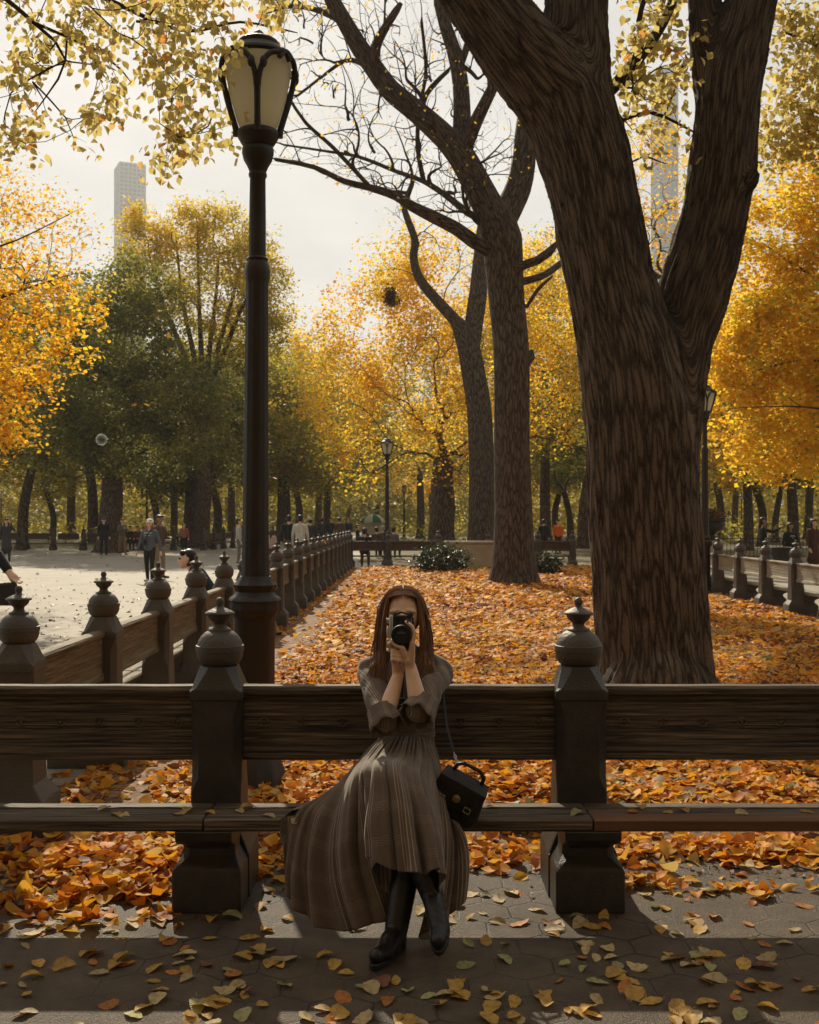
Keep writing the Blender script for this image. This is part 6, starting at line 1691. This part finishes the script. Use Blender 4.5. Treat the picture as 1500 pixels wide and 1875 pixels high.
    if hk not in M: M[hk] = plain('hair_strands', hair, 0.5, 0.3, 40)
    hb = MB(); hb.cap((hd + (0, 0.030, 0.036)) * k, 0.096 * k, (hd + (0, 0.036, -0.01)) * k, 0.088 * k, 14); hb.cap((hd + (-0.05, -0.045, 0.075)) * k, 0.036 * k, (hd + (0.05, -0.050, 0.080)) * k, 0.036 * k, 10)
    if long:
        for s_ in (-1, 1): hb.cap((hd + (s_ * 0.075, 0.02, 0.02)) * k, 0.040 * k, (hd + (s_ * 0.10, -0.005, -0.24)) * k, 0.030 * k, 10)
        hb.cap((hd + (0, 0.06, 0.0)) * k, 0.075 * k, (hd + (0, 0.09, -0.24)) * k, 0.06 * k, 10)
    link('hair', remesh(hb, 0.012, 3), root, [M[hk]])
    if hat:
        kh = 'hat_%02d_%02d_%02d' % tuple(int(q * 99) for q in hat)
        if kh not in M: M[kh] = plain('hat_cloth', hat, 0.8, 0.1, 30)
        q = MB(); q.ball((hd + (0, 0.018, 0.062)) * k, 0.106 * k, 16, 10, sc=(1, 1.05, 0.80)); q.box((hd + (0, -0.125, 0.055)) * k, (0.14 * k, 0.11 * k, 0.012 * k)); q.build('cap', M[kh], root)
    root['hd'] = [float(x) for x in hd * k]
    del root['hd']
    return root

def at(px, Y): return ((px - 750) * Y / F, Y, 0)
fg = 'x'
pw = figure('person', 'woman in a white cap and blue grey sweatshirt walking on the plaza', at(274, 28.6), -8, 1.60, top=(0.10, 0.12, 0.16), legs=(0.015, 0.014, 0.014), shoe=(0.6, 0.58, 0.55), hair=(0.40, 0.13, 0.03), long=True, hat=(0.86, 0.85, 0.80), stride=0.10, vox=0.012, arms={-1: ((-0.27, 0.03, 1.12), (-0.33, -0.04, 0.86)), 1: ((0.27, 0.03, 1.12), (0.33, -0.04, 0.86))})
b = MB(); b.cap((-0.08, -0.135, 0.98), 0.05, (-0.08, -0.135, 1.04), 0.05, 12); b.tube([(-0.10, -0.14, 1.05), (0.0, -0.135, 1.22), (0.10, -0.09, 1.36), (0.12, 0.0, 1.40)], 0.014, 6); b.build('crossbody_bag', M['leather'], pw)
b = MB()
for k_ in range(5):
    x_ = -0.085 + 0.0425 * k_; z_ = 1.245 + 0.012 * (1 - ((k_ - 2) / 2) ** 2)
    for dx_, dz_, w_, h_ in ((-0.011, 0, 0.010, 0.052), (0.011, (-1) ** k_ * 0.008, 0.010, 0.036), (0, (-1) ** (k_ // 2) * 0.018, 0.03, 0.010)):
        b.box((x_ + dx_, -0.121 + 0.16 * x_ * x_, z_ + dz_), (w_, 0.008, h_))
b.box((-0.01, -0.122, 1.185), (0.15, 0.006, 0.016))
b.build('chest_print', M['print'], pw, ang=None)
figure('person', 'bearded man in a dark plaid shirt and khaki trousers behind the white cap', at(292, 30.2), 60, 1.72, top=(0.09, 0.055, 0.035), legs=(0.24, 0.19, 0.11), shoe=(0.03, 0.025, 0.02), hair=(0.025, 0.017, 0.012), vox=0.013, skin='skin2', stride=0.06, arms={1: ((0.24, -0.05, 1.10), (0.10, -0.28, 1.10))})
figure('person', 'man all in black with a purple beanie standing by the far benches', at(190, 49.8), 20, 1.68, top=(0.014, 0.014, 0.016), legs=(0.014, 0.014, 0.016), hat=(0.12, 0.06, 0.22), stride=0.05)
figure('person', 'man in grey jacket and tan trousers walking by the far benches', at(224, 50.5), 40, 1.62, top=(0.13, 0.11, 0.08), legs=(0.24, 0.14, 0.07), hair=(0.12, 0.09, 0.06), stride=0.14, arms={1: ((0.24, -0.03, 1.12), (0.05, -0.22, 1.25)), -1: ((-0.24, -0.03, 1.12), (-0.05, -0.22, 1.25))})
figure('person', 'small figure in a red and pale top standing far off before the benches', at(337, 53), 10, 1.42, top=(0.30, 0.12, 0.09), legs=(0.015, 0.013, 0.013), hair=(0.02, 0.012, 0.01), long=True)
figure('person', 'woman in a dark grey coat touching her hair at the far left edge', at(12, 42), 15, 1.63, top=(0.045, 0.045, 0.05), legs=(0.05, 0.05, 0.05), long=True, skirt=True, arms={1: ((0.30, -0.02, 1.25), (0.16, -0.06, 1.52))})
pl_e = figure('person', 'person in black cut off by the left edge, hand reaching out above the nearest posts', at(-78, 8.4), 0, 1.72, top=(0.012, 0.011, 0.011), legs=(0.02, 0.018, 0.016), skin='skin', vox=0.009, arms={1: ((0.315, -0.04, 1.33), (0.415, -0.10, 1.225))})
b = MB(); b.box((0.40, -0.16, 1.05), (0.20, 0.08, 0.17)); b.build('shoulder_bag', M['bagleather'], pl_e, bevel=0.02)
figure('person', 'seated man in a dark blue jacket bending forward on the bench along the plaza', (-2.27, 13.4, 0.0), -80, 1.70, top=(0.022, 0.030, 0.055), legs=(0.03, 0.03, 0.035), seated=True, lean=0.34, vox=0.011, hair=(0.012, 0.008, 0.006))
figure('person', 'man in a dark jacket seen from behind, left of the white shirt', at(529, 38), 185, 1.74, top=(0.016, 0.015, 0.016), legs=(0.12, 0.11, 0.09), hair=(0.02, 0.014, 0.01))
figure('person', 'man in a white shirt seen from behind on the avenue', at(550, 36), 178, 1.74, top=(0.55, 0.53, 0.48), legs=(0.022, 0.018, 0.015), hair=(0.015, 0.01, 0.008))
figure('person', 'person with a dark backpack and pale cap, right of the white shirt', at(568, 41), 190, 1.66, top=(0.03, 0.035, 0.045), legs=(0.03, 0.03, 0.03), hat=(0.4, 0.38, 0.34))
figure('person', 'child in a pink top beside the near lamp', at(498, 37), 150, 1.28, top=(0.45, 0.32, 0.28), legs=(0.16, 0.03, 0.025), hair=(0.05, 0.03, 0.02), long=True)
figure('person', 'person in white mostly hidden by the left side of the near lamp', at(437, 40), 100, 1.62, top=(0.5, 0.48, 0.44), legs=(0.2, 0.18, 0.15))
figure('person', 'man in a dark jacket sitting with his back to us on the far bench', (at(668, 37.3)[0], 37.28, 0.0), 180, 1.70, top=(0.016, 0.015, 0.015), legs=(0.13, 0.075, 0.035), shoe=(0.2, 0.12, 0.07), seated=True, stride=0.08)
figure('person', 'person in dark clothes standing beyond the far bench, left of the orange vest', at(996, 50), 170, 1.60, top=(0.022, 0.018, 0.016), legs=(0.02, 0.018, 0.016))
figure('person', 'person in a bright orange vest far off beside the big elm', at(1022, 52), 10, 1.58, top=(0.85, 0.16, 0.02), legs=(0.03, 0.028, 0.03))
figure('person', 'man in a black quilted jacket raising one arm on the right hand path', at(1398, 32), 70, 1.66, top=(0.012, 0.012, 0.013), legs=(0.014, 0.014, 0.016), hair=(0.012, 0.008, 0.006), skin='skin2', arms={1: ((0.22, -0.25, 1.28), (0.20, -0.46, 1.40))})
wt_ = figure('person', 'woman in a black lettered tee and pale pink trousers on the right hand path', at(1447, 31), 20, 1.52, top=(0.013, 0.012, 0.013), legs=(0.55, 0.40, 0.33), hair=(0.012, 0.008, 0.006), long=True, skin='skin2', arms={1: ((0.28, 0.0, 1.12), (0.20, -0.14, 0.98))})
figure('person', 'woman in a brown patterned dress at the right edge', at(1490, 31), 30, 1.62, top=(0.07, 0.028, 0.016), legs=(0.05, 0.022, 0.014), hair=(0.03, 0.014, 0.008), long=True, skirt=True)
b = MB()
for k_ in range(7):
    x_ = -0.075 + 0.025 * k_
    b.box((x_, -0.108 + 0.2 * x_ * x_, 1.135 + 0.010 * (1 - ((k_ - 3) / 3) ** 2)), (0.015, 0.008, 0.026))
b.box((0.0, -0.108, 1.095), (0.03, 0.006, 0.022))
b.build('chest_print', M['print'], wt_, ang=None)
# people resting along the avenue and the far benches: seated and standing kinds, copied
crowd = [(690, 47, 'seated figure in a brown coat on the avenue', (0.07, 0.05, 0.035), True, 170), (702, 48, 'seated figure with pale hair on the avenue', (0.10, 0.09, 0.08), True, 190), (721, 46, 'man in a grey jacket leaning sideways on the avenue', (0.12, 0.115, 0.11), True, 160), (655, 60, 'seated figure in black beyond the row of posts', (0.015, 0.014, 0.014), True, 90),
         (590, 62, 'standing figure in dark grey beyond the row of posts', (0.04, 0.04, 0.045), False, 180), (606, 66, 'standing figure in black among the strollers', (0.013, 0.013, 0.014), False, 20), (622, 58, 'standing figure in brown among the strollers', (0.09, 0.05, 0.03), False, 170), (638, 70, 'standing figure in navy among the strollers', (0.03, 0.035, 0.07), False, 10),
         (238, 57.3, 'seated figure in dark clothes on the distant benches', (0.03, 0.028, 0.028), True, 0), (252, 57.3, 'seated figure in a reddish top on the distant benches', (0.16, 0.05, 0.04), True, 0), (318, 66, 'seated figure in grey on the distant benches', (0.10, 0.10, 0.10), True, 60), (800, 60, 'dark figure beyond the far bench, left of the plinth', (0.02, 0.018, 0.017), True, 180)]
for px, Y, lab, tp, st, fc in crowd:
    figure('person', lab, at(px, Y), fc, 1.62 + 0.1 * br.random(), top=tp, legs=(0.03, 0.028, 0.028), seated=st, vox=0.018, hair=(0.3, 0.26, 0.2) if 'pale hair' in lab else (0.02, 0.013, 0.009), group='people resting or strolling far off')

# ------------------------------------------------------------------ other things
# granite plinth
x = (862 - 750) * 35.2 / F
pt = thing('granite_plinth', 'long pale granite block standing between the shrub and the bare elm', 'plinth', (x, 35.0, 0))
b = MB(); b.box((0.08, 0, 0.42), (1.75, 0.9, 0.85)); b.build('block', M['stone'], pt, bevel=0.03)
b = MB(); b.box((0.08, 0, 0.885), (1.82, 0.97, 0.08)); b.build('slab', M['stone'], pt, bevel=0.02)
# urn planter
ux = (1304 - 750) * 36.0 / F
ur = thing('stone_urn', 'dark urn planter with red flowers on a pale pedestal beside the right lamp post', 'urn', (ux, 36.0, 0))
b = MB(); b.sections([chamfer_loop(0.34, 0.34, 0.01, 0), chamfer_loop(0.34, 0.34, 0.01, 0.12), chamfer_loop(0.28, 0.28, 0.01, 0.16), chamfer_loop(0.28, 0.28, 0.01, 0.78), chamfer_loop(0.34, 0.34, 0.01, 0.84), chamfer_loop(0.34, 0.34, 0.01, 0.92)]); b.build('pedestal', M['stone'], ur, bevel=0.01)
b = MB(); b.lathe([(0, 0.92), (0.22, 0.92), (0.22, 0.98), (0.12, 1.02), (0.09, 1.12), (0.16, 1.18), (0.34, 1.28), (0.40, 1.42), (0.38, 1.52), (0.45, 1.56), (0.45, 1.60), (0.36, 1.60), (0, 1.55)], 24); b.build('bowl', M['iron'], ur)
rng = np.random.default_rng(4); q = rng.normal(size=(60, 3)) * np.array([0.2, 0.2, 0.10]) + np.array([0, 0, 1.72])
M['flower'] = leafmat('red_flowers', [(0, (0.05, 0.06, 0.02)), (0.55, (0.10, 0.09, 0.03)), (0.80, (0.22, 0.06, 0.025)), (1, (0.32, 0.09, 0.03))])
link('flowers', crown_mesh('flowers', q, 10, 0.06, 0.10, rng), ur, [M['flower']])
# litter bin
bx = (1429 - 750) * 30.5 / F
tb_ = thing('litter_bin', 'dark slatted litter bin beside the woman in pale trousers', 'bin', (bx, 30.5, 0))
b = MB(); b.lathe([(0, 0.02), (0.26, 0.02), (0.29, 0.45), (0.30, 0.80), (0, 0.80)], 24, flute=lambda a, z: 1 - 0.05 * (math.cos(12 * a) > 0.3)); b.build('barrel', M['iron'], tb_)
b = MB(); b.tube([(0.31 * math.cos(t), 0.31 * math.sin(t), 0.82) for t in np.linspace(0, 6.283, 25)], 0.025, 8); b.build('rim', M['iron'], tb_)
# iron park fence on the right
fn = thing('iron_fence', 'low black iron fence running behind the right hand path', 'fence', (14.0, 44.0, 0))
b = MB()
for z in (0.15, 0.85): b.box((5, 0, z), (16, 0.03, 0.03))
b.build('rails', M['iron'], fn)
b = MB()
for k in range(107): b.box((-3 + 0.15 * k, 0, 0.5), (0.016, 0.016, 0.98))
b.build('railing_bars', M['iron'], fn)
# snack cart with a green and white umbrella
cx, cY = (683 - 750) * 88 / F, 88.0
ct = thing('snack_cart', 'steel snack cart half hidden behind the seated people under the striped umbrella', 'cart', (cx, cY, 0))
b = MB(); b.box((0, 0, 0.75), (1.7, 0.9, 0.8)); b.box((0, 0, 1.22), (1.5, 0.8, 0.10)); b.build('body', M['silver'], ct, bevel=0.02)
for xx_ in (-0.55, 0.55):
    b = MB(); b.tube([(xx_, -0.50, 0.28), (xx_, -0.42, 0.28)], 0.28, 20); b.build('wheel', M['black'], ct)
um = thing('parasol', 'green and white striped umbrella over the far snack cart', 'umbrella', (cx, cY, 0))
M['um_green'] = plain('green_canvas', (0.02, 0.16, 0.07), 0.7, 0.1); M['um_white'] = plain('white_canvas', (0.7, 0.7, 0.66), 0.7, 0.05)
b = MB(); b.tube([(0, 0, 1.20), (0, 0, 2.02)], 0.022, 8); b.build('pole', M['silver'], um)
b = MB()
for k in range(8):
    a0, a1 = k * math.pi / 4, (k + 1) * math.pi / 4
    rows = []
    for r_, z in ((0.0, 2.04), (0.45, 1.93), (0.80, 1.70), (0.98, 1.42), (0.98, 1.34)):
        rows.append([(r_ * (0.96 + 0.04 * abs(2 * t - 1)) * math.cos(a0 + (a1 - a0) * t), r_ * (0.96 + 0.04 * abs(2 * t - 1)) * math.sin(a0 + (a1 - a0) * t), z) for t in (0, 0.25, 0.5, 0.75, 1)])
    V = [p for rw in rows for p in rw]
    b.add(V, [(i * 5 + j, i * 5 + j + 1, i * 5 + j + 6, i * 5 + j + 5) for i in range(4) for j in range(4)], k % 2)
b.build('canopy', [M['um_green'], M['um_white']], um, ang=50)
# soap bubble
m, n, l, bb, out = nodes('soap_film')
gl = n.new('ShaderNodeBsdfGlossy'); gl.inputs['Roughness'].default_value = 0.02
lw = n.new('ShaderNodeLayerWeight'); lw.inputs['Blend'].default_value = 0.28
rp = ramp(n, [(0.0, (0.9, 0.8, 0.9)), (0.35, (0.7, 0.95, 0.85)), (0.6, (1.0, 0.85, 0.6)), (0.85, (0.8, 0.7, 1.0)), (1, (1, 1, 1))]); l.new(lw.outputs['Facing'], rp.inputs['Fac']); l.new(rp.outputs['Color'], gl.inputs['Color'])
tp = n.new('ShaderNodeBsdfTransparent'); mr = n.new('ShaderNodeMapRange'); mr.inputs['To Min'].default_value = 0.03; mr.inputs['To Max'].default_value = 0.75; l.new(lw.outputs['Facing'], mr.inputs['Value'])
mx = n.new('ShaderNodeMixShader'); l.new(mr.outputs['Result'], mx.inputs['Fac']); l.new(tp.outputs['BSDF'], mx.inputs[1]); l.new(gl.outputs['BSDF'], mx.inputs[2]); l.new(mx.outputs['Shader'], out.inputs['Surface'])
o = MB().ball((0, 0, 0), 0.07, 32, 20).build('soap_bubble', m); o.location = tuple(W(186, 805, 13.5)); tag(o, 'clear round soap bubble floating in front of the dark green tree', 'bubble')
# squirrel nest in the golden tree
rng = np.random.default_rng(9); q = rng.normal(size=(26, 3)) * 0.14
o = link('squirrel_nest', crown_mesh('nest', q, 16, 0.10, 0.16, rng), None, [M['debris']]); o.location = tuple(W(718, 545, 47.5)); tag(o, 'dark leafy squirrel nest in the top of the golden tree', 'nest')

# ------------------------------------------------------------------ towers far away
def facade(name, frame_c, glass_c):
    m, n, l, b, out = nodes(name)
    m2 = pmat(name + '_frame', [(0.3, frame_c), (0.7, tuple(q * 1.1 for q in frame_c))], scale=0.05, rough=0.7)
    g = pmat(name + '_glass', [(0.3, glass_c), (0.7, tuple(q * 1.4 for q in glass_c))], scale=0.02, rough=0.15, spec=0.8)
    bpy.data.materials.remove(m)
    return m2, g
def tower(name, label, px, Y, wx, wy, h, nx, nz, rz, frame_c, glass_c, bar):
    t = thing(name, label, 'tower', ((px - 750) * Y / F, Y, 0), R(rz))
    fm, gm = facade(name, frame_c, glass_c)
    b = MB(); b.box((0, 0, h / 2 - 1), (wx - 1.2, wy - 1.2, h - 2)); b.build('glass', gm, t)
    b = MB()
    z0 = h * 0.35; nzz = int((h - z0) / (h / nz))
    for f in range(4):
        w = wx if f % 2 == 0 else wy; d = wy if f % 2 == 0 else wx
        rot = Matrix.Rotation(f * math.pi / 2, 3, 'Z')
        for i in range(nx + 1):
            c_ = rot @ Vector((-w / 2 + w * i / nx, -d / 2 + 0.3, h / 2)); b.box(c_, (bar, 0.9, h), rot)
        for k in range(nzz + 1):
            c_ = rot @ Vector((0, -d / 2 + 0.35, z0 + (h - z0) * k / nzz)); b.box(c_, (w, 0.75, bar), rot)
    b.build('frame', fm, t)
    b = MB(); b.box((0, 0, h + 0.5), (wx, wy, 1.0)); b.build('roof', fm, t)
tower('slender_tower', 'pale square grid residential tower rising hazy behind the trees at left', 238, 1344, 30.5, 30.5, 425, 6, 88, 25, (0.30, 0.32, 0.32), (0.06, 0.075, 0.09), 1.5)
tower('glass_tower', 'slim bluish glass tower seen through the fork of the big elm', 1217, 1085, 18.5, 24, 436, 5, 100, 6, (0.22, 0.26, 0.32), (0.10, 0.15, 0.22), 0.7)
tower('far_block', 'low grey rooftop just showing above the trees in the centre', 555, 700, 36, 30, 103, 8, 30, 0, (0.34, 0.33, 0.31), (0.12, 0.12, 0.13), 1.0)
# ------------------------------------------------------------------ haze
hz = MB(); hz.box((0, 655, 219), (1700, 1450, 442))
o = hz.build('haze', None, ang=None) if False else link('haze', hz.mesh('haze', None))
m = bpy.data.materials.new('haze_air'); m.use_nodes = True
n, l = m.node_tree.nodes, m.node_tree.links
n.remove(n['Principled BSDF'])
pv = n.new('ShaderNodeVolumePrincipled'); pv.inputs['Color'].default_value = (0.90, 0.94, 1.0, 1); pv.inputs['Density'].default_value = 0.00034; pv.inputs['Anisotropy'].default_value = 0.25
l.new(pv.outputs['Volume'], n['Material Output'].inputs['Volume'])
o.data.materials.append(m); o['kind'] = 'stuff'
